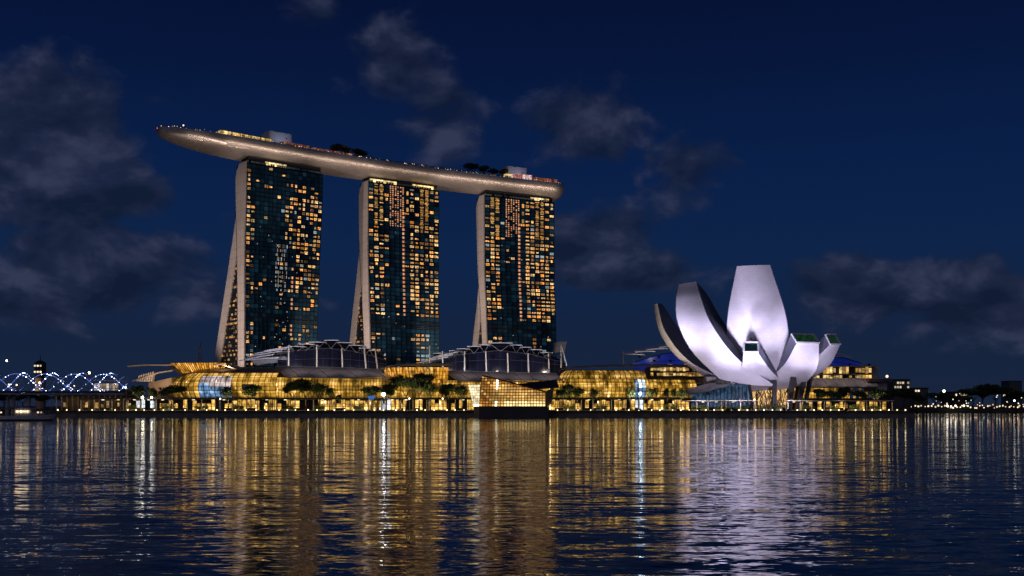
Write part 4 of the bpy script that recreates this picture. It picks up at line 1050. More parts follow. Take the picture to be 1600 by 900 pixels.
def middle_mall():
    root = thing('middle_shopping_hall', 'amber lit hall with stepped theatre roof behind the crystal pavilion', 'mall', (PX(740, 440), 440, GZ))
    S = Surf([(604, 441), (612, 436), (640, 433), (675, 432), (700, 434)], [(6.8, 1.0), (12, 0), (16, -.2), (20.5, -1.6)])
    hall(root, S, 24, 8, AMBER, lambda i, j, u, v: AMBER if v > .45 else GOLDP, bar=.13)
    S2 = Surf([(692, 430), (740, 430), (800, 431), (880, 433)], [(6.8, 1.5), (10, .3), (13, .2), (15, 2.2)])
    hall(root, S2, 40, 7, GOLDP)
    b = MB(); up = [(597, 577, 441), (605, 573, 436), (625, 570, 432), (655, 569, 430), (690, 569, 430), (712, 568.5, 431)]
    rows = [[W(x, y, Y) for x, y, Y in up], [W(x + 1, y - 1.5, Y + 10) for x, y, Y in up], [W(x + 1, y - 1.5, Y + 30) for x, y, Y in up]]
    b.grid(rows); b.grid([[p - Vector((0, 0, .7)) for p in rows[0]], rows[0]]); b.build('amber_hall_roof', mat('amber_roof_metal', (.24, .21, .16), .45, .3, .2, .2), root)
    lo = [W(714, 594.5, 431), W(800, 596, 432), W(882, 597.5, 435)]; hi = [W(694, 580, 446), W(790, 582, 448), W(868, 584, 450)]
    roof_panels(root, lo, hi, 8)
    MB().prism([W(694, 581, 449), W(872, 585, 452), W(872, 606, 452), W(694, 606, 449)], (0, 30, 0)).build('podium_block', M_DARK, root)
    theatre_roof(root, 510, [(677, 705, 552, -.5), (702, 718, 548, .1), (714, 733, 545, 0), (730, 751, 541.2, 0), (748, 765, 538.8, 0), (763, 801, 535.8, 0), (798, 816, 539, .2), (813, 830, 542.4, .3), (829, 847, 546.2, .3), (845, 864, 550.6, .5)],
                 [(655, 566, 700, 557, 16), (664, 562, 708, 553, 18), (676, 558, 716, 549, 18)],
                 [(678, 566), (700, 558), (730, 552), (780, 547), (830, 553), (860, 561), (884, 566)],
                 [(671, 540, 569, 671), (692, 549, 576, 691), (726, 549, 580, 726), (760, 549, 581, 759), (794, 552, 582, 793), (826, 552, 583, 825), (858, 552, 583, 857), (877, 539, 575, 877)])
    b = MB().prism([W(866, 535, 520), W(886, 533, 520), W(883, 549, 520), (W(866, 552, 520))], (0, 12, 0)); b.build('plant_box', M_CONC, root)
    MB().tube(W(878, 541, 496), W(886, 572, 496), .4).build('raking_strut', M_STEEL, root)
    shopfront(root, 592, 742, 422, 24, rng=random.Random(9), white=(.03, .07)); shopfront(root, 855, 905, 423, 8, rng=random.Random(10))
    for (x, y) in ((720, 584), (790, 586), (850, 588)): flood(root, W(x, y, 478), W(x, 541, 505), 1.1e4, (.80, .80, 1.0), 110, .9, .3)
    return root
middle_mall()
def right_mall():
    root = thing('right_shopping_hall', 'gold lit glass hall with blue theatre roof behind the lotus museum', 'mall', (PX(1040, 470), 470, GZ))
    S = Surf([(868, 452), (890, 446), (930, 447), (1000, 452), (1090, 462)], [(6.8, 3.0), (10, 1.2), (13, .6), (16.0, 2.5)])
    def ch(i, j, u, v):
        if .56 < u < .64: return SHOPW if v > .55 and .585 < u < .62 else BLUEP
        return GOLDP if random.random() < .75 else GOLDD
    hall(root, S, 38, 7, GOLDP, ch)
    # upper truss gallery
    S2 = Surf([(870, 458), (890, 452), (930, 453), (1012, 458)], [(16.2, 1), (18.2, 1.5), (20.2, 6)])
    hall(root, S2, 18, 2, GOLDD, bar=.2)
    b = MB()
    for i in range(14):
        u = i / 14; a = S2.at(u, 0); c = S2.at(u + .5 / 14, 1); e = S2.at(u + 1 / 14, 0); o = Vector((0, -.4, 0))
        b.tube(a + o, c + o, .22, None, 5); b.tube(c + o, e + o, .22, None, 5)
    b.build('gallery_truss', mat('truss_gold', (.7, .58, .36), .45, .3, .1, .5), root)
    b = MB(); up = [(872, 580, 455), (880, 576, 450), (900, 573.5, 448), (950, 571, 450), (1010, 570.5, 456), (1110, 570.5, 470)]
    rows = [[W(x, y, Y) for x, y, Y in up], [W(x, y - 1.2, Y + 8) for x, y, Y in up], [W(x, y - 1.0, Y + 34) for x, y, Y in up]]
    b.grid(rows); b.grid([[p - Vector((0, 0, .6)) for p in rows[0]], rows[0]]); b.build('gallery_roof', mat('gallery_roof_metal', (.22, .2, .17), .45, .3, .2, .2), root)
    roof_panels(root, [W(1012, 598, 462), W(1110, 598, 470)], [W(1000, 588, 472), W(1100, 589, 480)], 6)
    roof_panels(root, [W(1248, 604, 470), W(1372, 604, 480)], [W(1240, 592, 482), W(1362, 592, 492)], 8)
    # restaurant terrace levels
    TERR = glow('terrace_window', (1, .52, .12), .7, .6, (1, .72, .3), .3, .95)
    for (x0, x1, Y, ys) in ((1016, 1112, 482, (589, 581, 573)), (1240, 1362, 494, (592, 585, 572))):
        for yb, yt in zip(ys, ys[1:]):
            n = int((x1 - x0) / 5)
            for i in range(n):
                if random.random() < .1: continue
                a = W(lerp(x0, x1, (i + .08) / n), yb - .8, Y); c = W(lerp(x0, x1, (i + .92) / n), yt + .8, Y); ct = (a + c) / 2
                inst('terrace_window', pane_mesh(TERR), root, Matrix.Translation(ct) @ Matrix.Diagonal((c.x - a.x, 1, (c.z - a.z) * random.choice([.6, .9, .9]), 1)))
            MB().prism([W(x0, yb + .6, Y - 3), W(x1, yb + .6, Y - 3), W(x1, yb - .8, Y - 3), W(x0, yb - .8, Y - 3)], (0, 12, 0)).build('terrace_slab', M_ROOFB, root)
        MB().prism([W(x0, ys[-1] + .6, Y - 4), W(x1 + 8, ys[-1] + .6, Y - 4), W(x1 + 8, ys[-1] - .8, Y - 4), W(x0, ys[-1] - .8, Y - 4)], (0, 20, 0)).build('terrace_roof', M_ROOF, root)
        MB().prism([W(x0, 605, Y + 1), W(x1, 605, Y + 1), W(x1, ys[-1], Y + 1), W(x0, ys[-1], Y + 1)], (0, 20, 0)).build('terrace_core', M_DARK, root)
    MB().prism([W(1362, 594, 494), W(1372, 594, 494), W(1372, 571, 494), W(1362, 571, 494)], (0, 20, 0)).build('end_wall', M_CONC, root)
    S4 = Surf([(1236, 466), (1300, 470), (1366, 476)], [(6, 0), (9, 0), (12.5, .5)])
    hall(root, S4, 26, 4, GOLDP, lambda i, j, u, v: GOLDP if u < .45 or random.random() < .5 else None)
    theatre_roof(root, 520, [], [], [(990, 567), (1010, 559), (1035, 553), (1070, 548), (1200, 545), (1290, 553), (1320, 559), (1345, 567)], [(975, 550, 572, 974), (990, 562, 572, 990)], 40, True)
    for (x0, y0, x1, y1) in ((976, 553, 1008, 554), (992, 549.5, 1024, 548.5), (1010, 546, 1044, 544), (1030, 542, 1066, 540), (1305, 556, 1330, 557), (1296, 552, 1314, 553)):
        b = MB(); rows = [[W(lerp(x0, x1, i / 5), lerp(y0, y1, i / 5) - .8 * math.sin(math.pi * i / 5), 512) + Vector((0, 10 * f, 1.5 * f)) for i in range(6)] for f in (0, .5, 1)]
        b.grid(rows); b.grid([[p - Vector((0, 0, .5)) for p in rows[0]], rows[0]]); b.build('roof_blade', M_WHITE, root)
    shopfront(root, 868, 1090, 440, 34, rng=random.Random(21), white=(.58, .61))
    shopfront(root, 1250, 1385, 462, 20, rng=random.Random(22))
    for (x, y) in ((1000, 566), (1030, 566)): flood(root, W(x, y - 9, 503), W(x + 8, 546, 514), 900, (1, .9, .8), 110, .9, .3)
    # low service blocks at the right end
    MB().prism([W(1366, 611, 486), W(1386, 611, 486), W(1386, 597, 486), W(1366, 597, 486)], (0, 14, 0)).build('service_block', M_CONC, root)
    MB().prism([W(1356, 597, 484), W(1396, 596, 484), W(1396, 592, 484), W(1360, 592, 484)], (0, 18, 0)).build('terrace_slab', M_ROOFB, root)
    return root
right_mall()

# ================================================================== CRYSTAL PAVILION
def pavilion():
    Y = 372; root = thing('crystal_pavilion', 'faceted amber glass pavilion on a dark plinth standing in the water', 'pavilion', (PX(800, Y), Y, 0))
    PL = mat('plinth_stone', (.07, .07, .07), .55, .1, .2, .2)
    b = MB(); q = lambda x, Y_, z: Vector((PX(x, Y_), Y_, z))
    z1 = 3.75
    b.prism([q(749, Y, -1), q(858, Y, -1), q(858, Y + 22, -1), q(740, Y + 22, -1), q(740, Y + 5, -1)], (0, 0, z1 + 1)); b.build('plinth', PL, root)
    GL = glow('pavilion_pane', (1.0, .50, .11), .85, .35, (1.0, .60, .18), .22, .55); GL2 = glow('pavilion_deep_pane', (1.0, .36, .05), .45, .3, (1.0, .46, .09), .25, .5); HOT = glow('pavilion_bright_pane', (1.0, .84, .55), 3.0, .2); PALE = glow('pavilion_pale_pane', (1.0, .85, .52), .9, .35, None, .3, .6); BOT = glow('pavilion_ground_pane', (1.0, .72, .3), 1.7, .3, None, .4, .5)
    nc, nr = 22, 11; topy = lambda f: lerp(587, 612, f ** 1.1)
    fr = MB()
    def pt(f, g):                     # front face, leaning
        x = lerp(749, 852, f) + g * lerp(4, 0, f); y0 = 635.2; yt = topy(f); return W(x, y0, Y) + Vector((0, 0, 0)) if g == 0 else W(x, lerp(635.2, 587, g), Y + .4 * g)
    for i in range(nc):
        f = (i + .5) / nc; lim = (635.2 - topy(f)) / (635.2 - 587)
        for j in range(nr):
            if (j + .35) / nr > lim: break
            a, b_, c, d = pt(i / nc, j / nr), pt((i + 1) / nc, j / nr), pt((i + 1) / nc, (j + 1) / nr), pt(i / nc, (j + 1) / nr)
            if (j + 1) / nr > lim:
                k_ = (lim - j / nr) * nr; c = b_.lerp(c, k_); d = a.lerp(d, k_)
            x = ((b_ - a) + (c - d)) / 2 * .9; z = ((d - a) + (c - b_)) / 2 * .88; ct = (a + b_ + c + d) / 4; y = Vector((0, 1, 0))
            mm = GL2 if (i < 4 and (i + j) % 5 != 0) or (j / nr > lim - .14 and i > 3) else GL
            if i in (5,) and (j < 2 or 6 <= j <= 9): mm = HOT
            elif j < 2 and i > 7: mm = BOT
            inst('pane', pane_mesh(mm), root, Matrix(((x.x, 0, z.x, ct.x), (x.y, 1, z.y, ct.y), (x.z, 0, z.z, ct.z), (0, 0, 0, 1))))
            fr.bar(a, b_, .22, .26); fr.bar(a, d, .22, .30)
    fr.path([W(lerp(753, 852, f / 10), topy(f / 10), Y - .1) for f in range(11)], .28)
    fr.build('glazing_frame', mat('bronze_frame', (.10, .05, .02), .5, .5, .2, .5), root)
    # left facet
    fr = MB()
    for i in range(4):
        for j in range(8):
            def p2(f, g): x = lerp(lerp(740, 749, f), lerp(731, 749.5, f), g); return W(x, lerp(635.2, 601, g), Y + 5 * (1 - f))
            a, b_, c, d = p2(i / 4, j / 8), p2((i + 1) / 4, j / 8), p2((i + 1) / 4, (j + 1) / 8), p2(i / 4, (j + 1) / 8)
            x = ((b_ - a) + (c - d)) / 2 * .9; z = ((d - a) + (c - b_)) / 2 * .9; ct = (a + b_ + c + d) / 4; y = x.cross(z).normalized()
            mm = HOT if j < 1 else PALE
            inst('pane', pane_mesh(mm), root, Matrix(((x.x, y.x, z.x, ct.x), (x.y, y.y, z.y, ct.y), (x.z, y.z, z.z, ct.z), (0, 0, 0, 1)))); fr.bar(a, b_, .12, .12); fr.bar(a, d, .18, .18)
    fr.build('facet_frame', mat('pale_frame', (.4, .36, .28), .5, .3, .2, .5), root)
    RF = mat('pavilion_roof', (.035, .035, .038), .5, .3, .2, .3)
    MB().prism([W(753, 586.5, Y + .6), W(852, 611.5, Y + .6), W(852, 635, Y + .6), W(751, 635, Y + .6)], (0, 14, 0)).build('inner_body', RF, root)
    MB().add([W(806, 600, Y + 1), W(870, 593, Y + 14), W(874, 606, Y + 12), W(838, 608.5, Y + 1)], [(0, 1, 2, 3), (3, 2, 1, 0)]).build('roof_fin', RF, root)
    MB().prism([W(852, 612, Y + 2), W(866, 604, Y + 8), W(862, 630, Y + 8), W(854, 636, Y + 2)], (0, 6, 0)).build('right_wing', RF, root)
    return root
pavilion()

# ================================================================== PROMENADE
def promenade():
    rng = random.Random(17)
    def zone(x):
        p_ = 800 + x * 1600 / (QY + 1.9)
        for lim, z_ in ((200, 'before the low pavilion at the bridge end'), (262, 'below the two bright left lamp posts'), (345, 'before the rounded end of the left hall'), (430, 'below the dark screen of the left hall'), (530, 'below the left tree cluster'), (615, 'near the dazzling cold white lamp'), (690, 'below the biggest dark trees'), (745, 'just left of the crystal pavilion'),
                        (935, 'just right of the crystal pavilion'), (1030, 'near the icy blue lamp'), (1110, 'before the ramp roof of the museum'), (1180, 'before the blue glass hall of the museum'), (1250, 'before the amber lattice of the museum'), (1320, 'right of the museum legs'), (1500, 'at the right end of the quay')):
            if p_ < lim: return z_
    # quay edge marker lights
    body = MB().box(-.16, .16, -.12, .12, -.35, .3).mesh('lamp_body', M_DARK); lens = MB().sphere((0, -.14, .1), .27, 5, 3).mesh('lamp_lens', glow('marker_glow', (1, .70, .30), 3.4, .45, (1, .82, .5), sample=True))
    x = -172.0; pav = (PX(733, QY), PX(866, QY))
    while x < 150:
        if not pav[0] < x < pav[1]:
            o = tag(bpy.data.objects.new('marker_light', body), 'small warm marker light on the quay edge ' + zone(x), 'light', 'marker lights along the quay edge'); COL.objects.link(o)
            o.location = (x, QY + 1.9, GZ + .15); c = bpy.data.objects.new('lamp_lens', lens); COL.objects.link(c); c.parent = o
        x += 3.15 if x > 60 else rng.choice([3.1, 3.9, 4.8, 3.4])
    # pergolas
    PG = mat('pergola_roof_metal', (.12, .10, .09), .5, .3, .2, .3); PC = mat('pergola_column', (.62, .54, .42), .5, .1, .1, .5)
    segs = [(128, 200), (202, 268), (272, 338), (341, 430), (433, 520), (523, 600), (603, 668), (671, 735), (866, 930), (933, 1000), (1003, 1062), (1066, 1128), (1131, 1182), (1228, 1290), (1293, 1345), (1348, 1394)]
    near = ['by the bridge end', 'left of the round glass hall', 'below the rounded end of the left hall', 'below the blue lit panes', 'below the grey roof of the left hall', 'below the white lit shop', 'below the big dark tree',
            'just left of the crystal pavilion', 'just right of the crystal pavilion', 'below the gold truss gallery', 'below the blue lit entrance', 'below the ramp roof of the museum', 'under the tall museum fingers', 'right of the museum legs', 'below the right terraces', 'at the right end of the promenade']
    for k, ((a, b), nr_) in enumerate(zip(segs, near)):
        Y = 399 + (k % 3) * 1.0; x0, x1 = PX(a, Y), PX(b, Y); hi = 6.9 if k < 11 else 6.1
        root = thing('pergola', 'flat roofed pergola with pale columns ' + nr_, 'pergola', ((x0 + x1) / 2, Y, GZ), 'pergolas along the promenade')
        bb = MB().box(x0, x1, Y - 2.2, Y + 2.6, hi, hi + (.55 if k < 11 else .3)); bb.build('roof', PG if k < 11 else PC, root)
        bb = MB()
        for i in range(int((x1 - x0) / 1.2)): bb.box(x0 + i * 1.2, x0 + i * 1.2 + .12, Y - 2.5, Y + 2.9, hi - .25, hi - .02)
        bb.build('rafter', PG, root)
        n = max(2, round((x1 - x0) / (6.3 if k < 11 else 5.6)))
        for i in range(n + 1):
            x = lerp(x0 + .5, x1 - .5, i / n) + rng.uniform(-.6, .6)
            MB().tube((x, Y - 1.8, GZ), (x, Y - 1.8, hi - .25), .22, .18, 7).build('column', PC, root)
        # downlight under the roof
        ld = bpy.data.lights.new('pergola_lamp', 'AREA'); ld.shape = 'RECTANGLE'; ld.size = (x1 - x0) * .9; ld.size_y = 2.6; ld.energy = 620; ld.color = (1, .70, .32)
        o = bpy.data.objects.new('pergola_lamp', ld); COL.objects.link(o); o.parent = root; o.location = Vector(((x0 + x1) / 2, Y - .4, hi - .3)) - root.location
        ll = MB().box(-.45, .45, -.2, .2, -.12, .0).mesh('roof_lamp', glow('roof_lamp_glow', (1, .78, .42), 3.2, .5, (1, .9, .7))) if k == 0 else bpy.data.meshes['roof_lamp']
        for i in range(n):
            if rng.random() < .7: inst('roof_lamp', ll, root, Matrix.Translation((lerp(x0, x1, (i + .5) / n), Y - 2.0, hi - .30)))
    # lamp posts
    post = MB().tube((0, 0, 0), (0, 0, 7.5), .1, .07, 6).tube((0, 0, 7.4), (0, -.9, 7.7), .06).mesh('post', M_STEEL)
    for (px, Y, h, s, colr, st, lab) in ((197.5, 402, 9.0, 1.0, (1, .93, .8), 9, 'tall lamp post with white lamp at the bridge end of the promenade'),
                                ((224), 394, 5.0, 1.7, (1, .9, .62), 16, 'bright white lamp post low on the left promenade, left of two'), (238, 394, 5.0, 1.4, (1, .88, .6), 12, 'bright white lamp post low on the left promenade, right of two'),
                                (600, 393, 6.2, 2.4, (.85, .92, 1), 16, 'dazzling cold white lamp beside the blue canopy'), (345, 394, 4.5, .9, (1, .8, .5), 9, 'warm lamp post below the rounded end of the left hall'),
                                (640, 394, 4.6, .9, (1, .75, .4), 8, 'warm lamp post under the big dark tree'), (1000, 394, 6.5, 1.9, (.55, .8, 1), 16, 'icy blue lamp in front of the gold hall'),
                                (692, 394, 4.6, .8, (1, .75, .4), 8, 'warm lamp post left of the crystal pavilion'), (1178, 394, 4.2, .8, (1, .75, .4), 6, 'warm lamp post under the museum bowl')):
        root = thing('lamp_post', lab, 'lamp', (PX(px, Y), Y, GZ), 'lamp posts on the promenade'); pz = h / 7.7
        p_ = inst('post', post, root, Matrix.Translation((PX(px, Y), Y, GZ)) @ Matrix.Diagonal((1, 1, pz, 1)))
        MB().sphere((PX(px, Y), Y - .9, GZ + h), .26 * s, 8, 6).build('lamp_head', glow('lamp_head_%d' % px, colr, st * 2.2), root)
    # blue cafe canopy
    root = thing('cafe_canopy', 'small bright blue canopy beside the dazzling white lamp', 'canopy', (PX(580, 396), 396, GZ), None)
    MB().prism([W(576, 624, 396), W(583, 624, 396), W(584, 619.5, 397.5), W(575.5, 619.5, 397.5)], (0, 2.5, .3)).build('awning', glow('blue_awning', (.06, .22, .75), .6), root)
    for x in (576.3, 582.7): MB().tube((PX(x, 396.5), 396.5, GZ), (PX(x, 396.5), 396.5, 6.8), .08).build('pole', M_STEEL, root)
    # trees
    T = [('a', 219, 601, 30, 'first'), ('b', 240, 604, 20, ''), ('b', 268, 599, 44, ''), ('c', 356, 603, 24, ''), ('a', 392, 600, 34, ''), ('b', 458, 591, 34, ''), ('a', 478, 590, 34, ''), ('c', 499, 597, 26, ''), ('p', 515, 600, 22, ''), ('p', 530, 612, 14, ''),
         ('b', 580, 600, 44, ''), ('a', 604, 598, 34, ''), ('b', 634, 583, 44, ''), ('a', 655, 581, 46, ''), ('c', 672, 596, 26, ''), ('a', 700, 598, 36, ''), ('c', 722, 601, 26, ''), ('p', 876, 603, 22, ''), ('a', 884, 599, 26, ''), ('b', 902, 603, 28, ''), ('c', 927, 606, 16, ''),
         ('p', 1020, 601, 24, ''), ('c', 1042, 606, 14, ''), ('c', 1053, 606, 13, ''), ('c', 1065, 606, 13, ''), ('c', 985, 606, 16, ''),
         ('a', 1284, 606, 24, ''), ('b', 1302, 608, 26, ''), ('a', 1322, 603, 30, ''), ('b', 1345, 608, 28, ''), ('c', 1368, 606, 24, '')]
    nb = {'a': 'rounded dark tree', 'b': 'wide spreading dark tree', 'c': 'slim dark tree', 'p': 'palm'}
    spots = ['by the bridge end of the promenade', 'between the bridge end and the rounded hall', 'in front of the rounded left end of the glass hall', 'just left of the dark screen on the left hall', 'just right of the dark screen on the left hall',
             'at the left of the cluster below the grey left roof', 'in the middle of the cluster below the grey left roof', 'at the right of the cluster below the grey left roof', 'right of the tree cluster below the grey left roof', 'shorter one of two below the grey left roof',
             'left of the blue canopy', 'right above the dazzling white lamp', 'left half of the biggest tree pair before the amber hall', 'right half of the biggest tree pair before the amber hall', 'tucked right of the biggest tree pair', 'between the biggest trees and the crystal pavilion', 'closest to the left facet of the crystal pavilion',
             'first right of the crystal pavilion', 'second right of the crystal pavilion', 'third right of the crystal pavilion', 'fourth right of the crystal pavilion',
             'right of the icy blue lamp', 'first of the slim trio left of the ramp roof', 'second of the slim trio left of the ramp roof', 'third of the slim trio left of the ramp roof', 'left of the icy blue lamp',
             'first right of the museum legs', 'second right of the museum legs', 'third right of the museum legs', 'fourth right of the museum legs', 'last before the right service block']
    for (kd, px, yt, wpx, _), sp in zip(T, spots):
        Y = 408 + rng.uniform(-2.5, 3.5) if px < 1100 else 432 + rng.uniform(-6, 8)
        h = 4 + (635 - yt) / 1600 * Y - GZ; base_r = {'a': 4.2, 'b': 5.2, 'c': 3.4, 'p': 2.9}[kd]; wide = 1.2 * (wpx / 1600 * Y / 2) / (base_r * 1.12 * h / BASEH[kd])
        tr = plant(kd, PX(px, Y), Y, h, wide, nb[kd] + ' ' + sp, 'promenade trees')
        if rng.random() < .75:
            ld = bpy.data.lights.new('tree_fill_light', 'SPOT'); ld.energy = rng.uniform(1000, 3600); ld.color = (1, .82, .38); ld.spot_size = R(95); ld.spot_blend = .7; ld.shadow_soft_size = .3  # added spot without a fixture, warms the dark crown
            o = bpy.data.objects.new('tree_fill_light', ld); COL.objects.link(o); o.location = (PX(px, Y) + rng.uniform(-1.5, 1.5), Y - 3.2, GZ + .4); aim(o, o.location, (PX(px, Y), Y, GZ + h * .72))
    # hedges
    rngh = random.Random(4)
    hl = [(205, 8, 'by the lamp posts on the left'), (262, 10, 'below the rounded hall end'), (315, 10, 'left of the dark screen'), (372, 8, 'below the dark screen'), (450, 9, 'below the left tree cluster'), (498, 9, 'below the palms'), (560, 8, 'left of the blue canopy'),
          (890, 8, 'right of the pavilion'), (940, 8, 'below the truss gallery'), (1048, 12, 'left of the ramp roof'), (1092, 12, 'below the ramp roof'), (1130, 12, 'below the blue glass hall'), (1160, 9, 'left of the amber lattice'), (1195, 12, 'below the amber lattice'), (1222, 10, 'right of the amber lattice'), (1262, 9, 'behind the right museum legs'), (1300, 10, 'below the right trees'), (1336, 9, 'near the right end'), (1366, 9, 'closest to the right end')]
    for px, hw_, sp in hl:
        Y = 404 + rngh.uniform(-1, 2); x = PX(px, Y); root = thing('hedge', 'low clipped hedge on the promenade ' + sp, 'hedge', (x, Y, GZ), 'promenade hedges')
        b = MB(); wv = hw_ / 1600 * Y
        for i in range(420):
            p = Vector((x + rngh.uniform(-wv, wv), Y + rngh.uniform(-1, 1), GZ + 2.2 * rngh.random() ** .6 * (.8 + .2 * math.sin(i)))); ax = Vector((rngh.gauss(0, 1), rngh.gauss(0, 1), rngh.gauss(0, 1))).normalized(); sd = ax.orthogonal().normalized()
            l = rngh.uniform(.35, .6); b.add([p, p + ax * l * .5 + sd * l * .4, p + ax * l, p + ax * l * .5 - sd * l * .4], [(0, 1, 2, 3)])
        b.build('foliage', M_HEDGE, root)
        MB().box(x - wv, x + wv, Y - 1.1, Y + 1.1, GZ, GZ + .45).build('planter', M_GRAN, root)
promenade(); deck_trees()

# ================================================================== HELIX FOOTBRIDGE
def bridge():
    A = Vector((PX(196, 432), 432, 0)); B = Vector((-330, 404, 0)); d = (B - A); Ln = d.length; d.normalize(); sd = Vector((-d.y, d.x, 0)); zc = 13.8; r_ = 4.4
    root = thing('helix_footbridge', 'curving double helix footbridge strung with blue white lights at the left', 'bridge', (A.x, A.y, 0))
    def P(s, ang, r): return A + d * s + sd * (math.cos(ang) * r) + Vector((0, 0, zc - .012 * s * 0 + math.sin(ang) * r))
    ST = mat('bridge_steel', (.28, .29, .33), .35, .7, .2, .5)
    MB().prism([A + sd * 2.6 + Vector((0, 0, zc - 3.4)), A - sd * 2.6 + Vector((0, 0, zc - 3.4)), A - sd * 2.6 + d * Ln + Vector((0, 0, zc - 3.4)), A + sd * 2.6 + d * Ln + Vector((0, 0, zc - 3.4))], (0, 0, -.8)).build('walkway', M_DARK, root)
    b = MB()
    for sg in (-1, 1):
        b.bar(A + sd * sg * 2.6 + Vector((0, 0, zc - 2.3)), A + sd * sg * 2.6 + d * Ln + Vector((0, 0, zc - 2.3)), .1, .1)
        b.bar(A + sd * sg * 2.9 + Vector((0, 0, zc - 4.6)), A + sd * sg * 2.9 + d * Ln + Vector((0, 0, zc - 4.6)), .45, .7)
    b.build('handrail', ST, root)
    pitch = 23.0; LED = glow('bridge_led', (.42, .62, 1.0), 10, .9, (.85, .9, 1.0)); LEDB = glow('bridge_blue_strip', (.16, .26, 1.0), 1.0)
    lm = MB().sphere((0, 0, 0), .19, 6, 4).mesh('bridge_light', LED); rng = random.Random(2); cnt = 0
    for k, (dirn, ph, rr) in enumerate(((1, 0, r_), (1, math.pi, r_), (-1, .8, r_ * .9), (-1, .8 + math.pi, r_ * .9))):
        pts = [P(s * .8, dirn * 2 * math.pi * s * .8 / pitch + ph, rr) for s in range(int(Ln / .8))]
        MB().path(pts, .15 if k < 2 else .1, 5).build('helix_tube', ST, root)
        MB().path([p + (A + d * (p - A).dot(d) + Vector((0, 0, zc)) - p).normalized() * .2 for p in pts], .09, 4).build('blue_light_strip', LEDB, root)
        s = 0.6
        while s < min(Ln, 75):
            p = P(s, dirn * 2 * math.pi * s / pitch + ph, rr - .25)
            if cnt < 295 and rng.random() < (.62 if k < 2 else .6): inst('bridge_light', lm, root, Matrix.Translation(p) @ Matrix.Scale(rng.uniform(.45, 1.15), 4)); cnt += 1
            s += .62 if k < 2 else .9
    b = MB()
    for i in range(int(Ln / 3.25)):
        s = i * 3.25
        for q in range(5): b.tube(P(s, q * 1.256 + i * .6, r_), P(s + 1.2, q * 1.256 + i * .6 + 1.0, r_ * .9), .05, None, 4)
    b.build('helix_brace', ST, root)
    for s, off in ((38.5, 0), (44.5, 0), (46.8, 0), (95, 0), (101, 0)):
        p = A + d * s; MB().tube((p.x, p.y, -1), (p.x + .4, p.y, zc - 4.6), .85, .75, 10).build('pier', M_CONC, root)
    return root
bridge()

# ================================================================== BOAT
def boat():
    Y = 292; xb = PX(88, Y); Lb = 24.0; root = thing('tour_boat', 'low white passenger boat with canopies moored at the left edge', 'boat', (xb - Lb / 2, Y, 0))
    HW = mat('boat_hull_white', (.74, .75, .78), .4, 0, .15, .5); HD = mat('boat_bottom_dark', (.02, .02, .025), .5, 0, .2, 1)
    rows = []; n = 24
    def half(f): return 2.3 * min(1, ((1 - f) / .28) ** .6) if f > .72 else 2.3
    for (z, sh, k) in ((-.3, -1.6, .72), (.35, -.9, .9), (1.35, 0, 1.0)):
        L_ = []
        for i in range(n + 1):
            f = i / n; L_.append(Vector((xb - Lb + (Lb + sh) * f, Y - half(f) * k, z + (.35 * max(0, f - .6) / .4 if z > 1 else 0))))
        for i in range(n, -1, -1):
            f = i / n; L_.append(Vector((xb - Lb + (Lb + sh) * f, Y + half(f) * k, z + (.35 * max(0, f - .6) / .4 if z > 1 else 0))))
        rows.append(L_)
    MB().grid(rows[:2], True).build('keel', HD, root); MB().grid(rows[1:], True).build('hull', HW, root)
    m = MB(); m.add(rows[2], [tuple(range(len(rows[2])))]); m.build('deck', M_DECK, root)
    RF = mat('boat_canopy', (.12, .14, .19), .6, 0, .2, .5)
    for (x0, x1, z0, z1) in ((xb - 22, xb - 11.5, 3.3, 3.5), (xb - 11.2, xb - 6.6, 3.7, 3.95), (xb - 6.4, xb - 2.6, 2.7, 2.9)):
        MB().box(x0, x1, Y - 2.1, Y + 2.1, z0, z1).box(x0 + .2, x1 - .2, Y - 1.9, Y + 1.9, z1, z1 + .15).build('canopy', RF, root)
        for i in range(4):
            x = lerp(x0 + .3, x1 - .3, i / 3)
            for y in (Y - 2, Y + 2): MB().tube((x, y, 1.4), (x, y, z0), .06).build('canopy_post', M_STEEL, root)
    MB().prism([(xb - 11, Y - 1.7, 1.4), (xb - 5.6, Y - 1.7, 1.4), (xb - 6.8, Y - 1.7, 3.68), (xb - 11, Y - 1.7, 3.68)], (0, 3.4, 0)).build('cabin', HW, root)
    CL = glow('cabin_light', (1, .8, .5), 1.6, .6, (1, .6, .35))
    for i in range(4): inst('cabin_window', pane_mesh(CL), root, Matrix.Translation((xb - 10.3 + i * 1.0, Y - 1.78, 2.5)) @ Matrix.Diagonal((.75, 1, .7, 1)))
    for x in (xb - 20, xb - 17.5, xb - 15, xb - 4.5, xb - 3.6): inst('deck_lamp', pane_mesh(CL), root, Matrix.Translation((x, Y - 1.6, 2.3)) @ Matrix.Diagonal((.5, 1, .4, 1)))
    MB().path([(xb - 12, Y - 2.2, 2.2), (xb - 3, Y - 2.0, 2.3), (xb - .8, Y - .2, 2.7)], .05).build('rail', M_STEEL, root)
    MB().tube((xb - 9, Y, 3.9), (xb - 9, Y, 6.4), .06).build('boat_mast', M_STEEL, root)
boat()

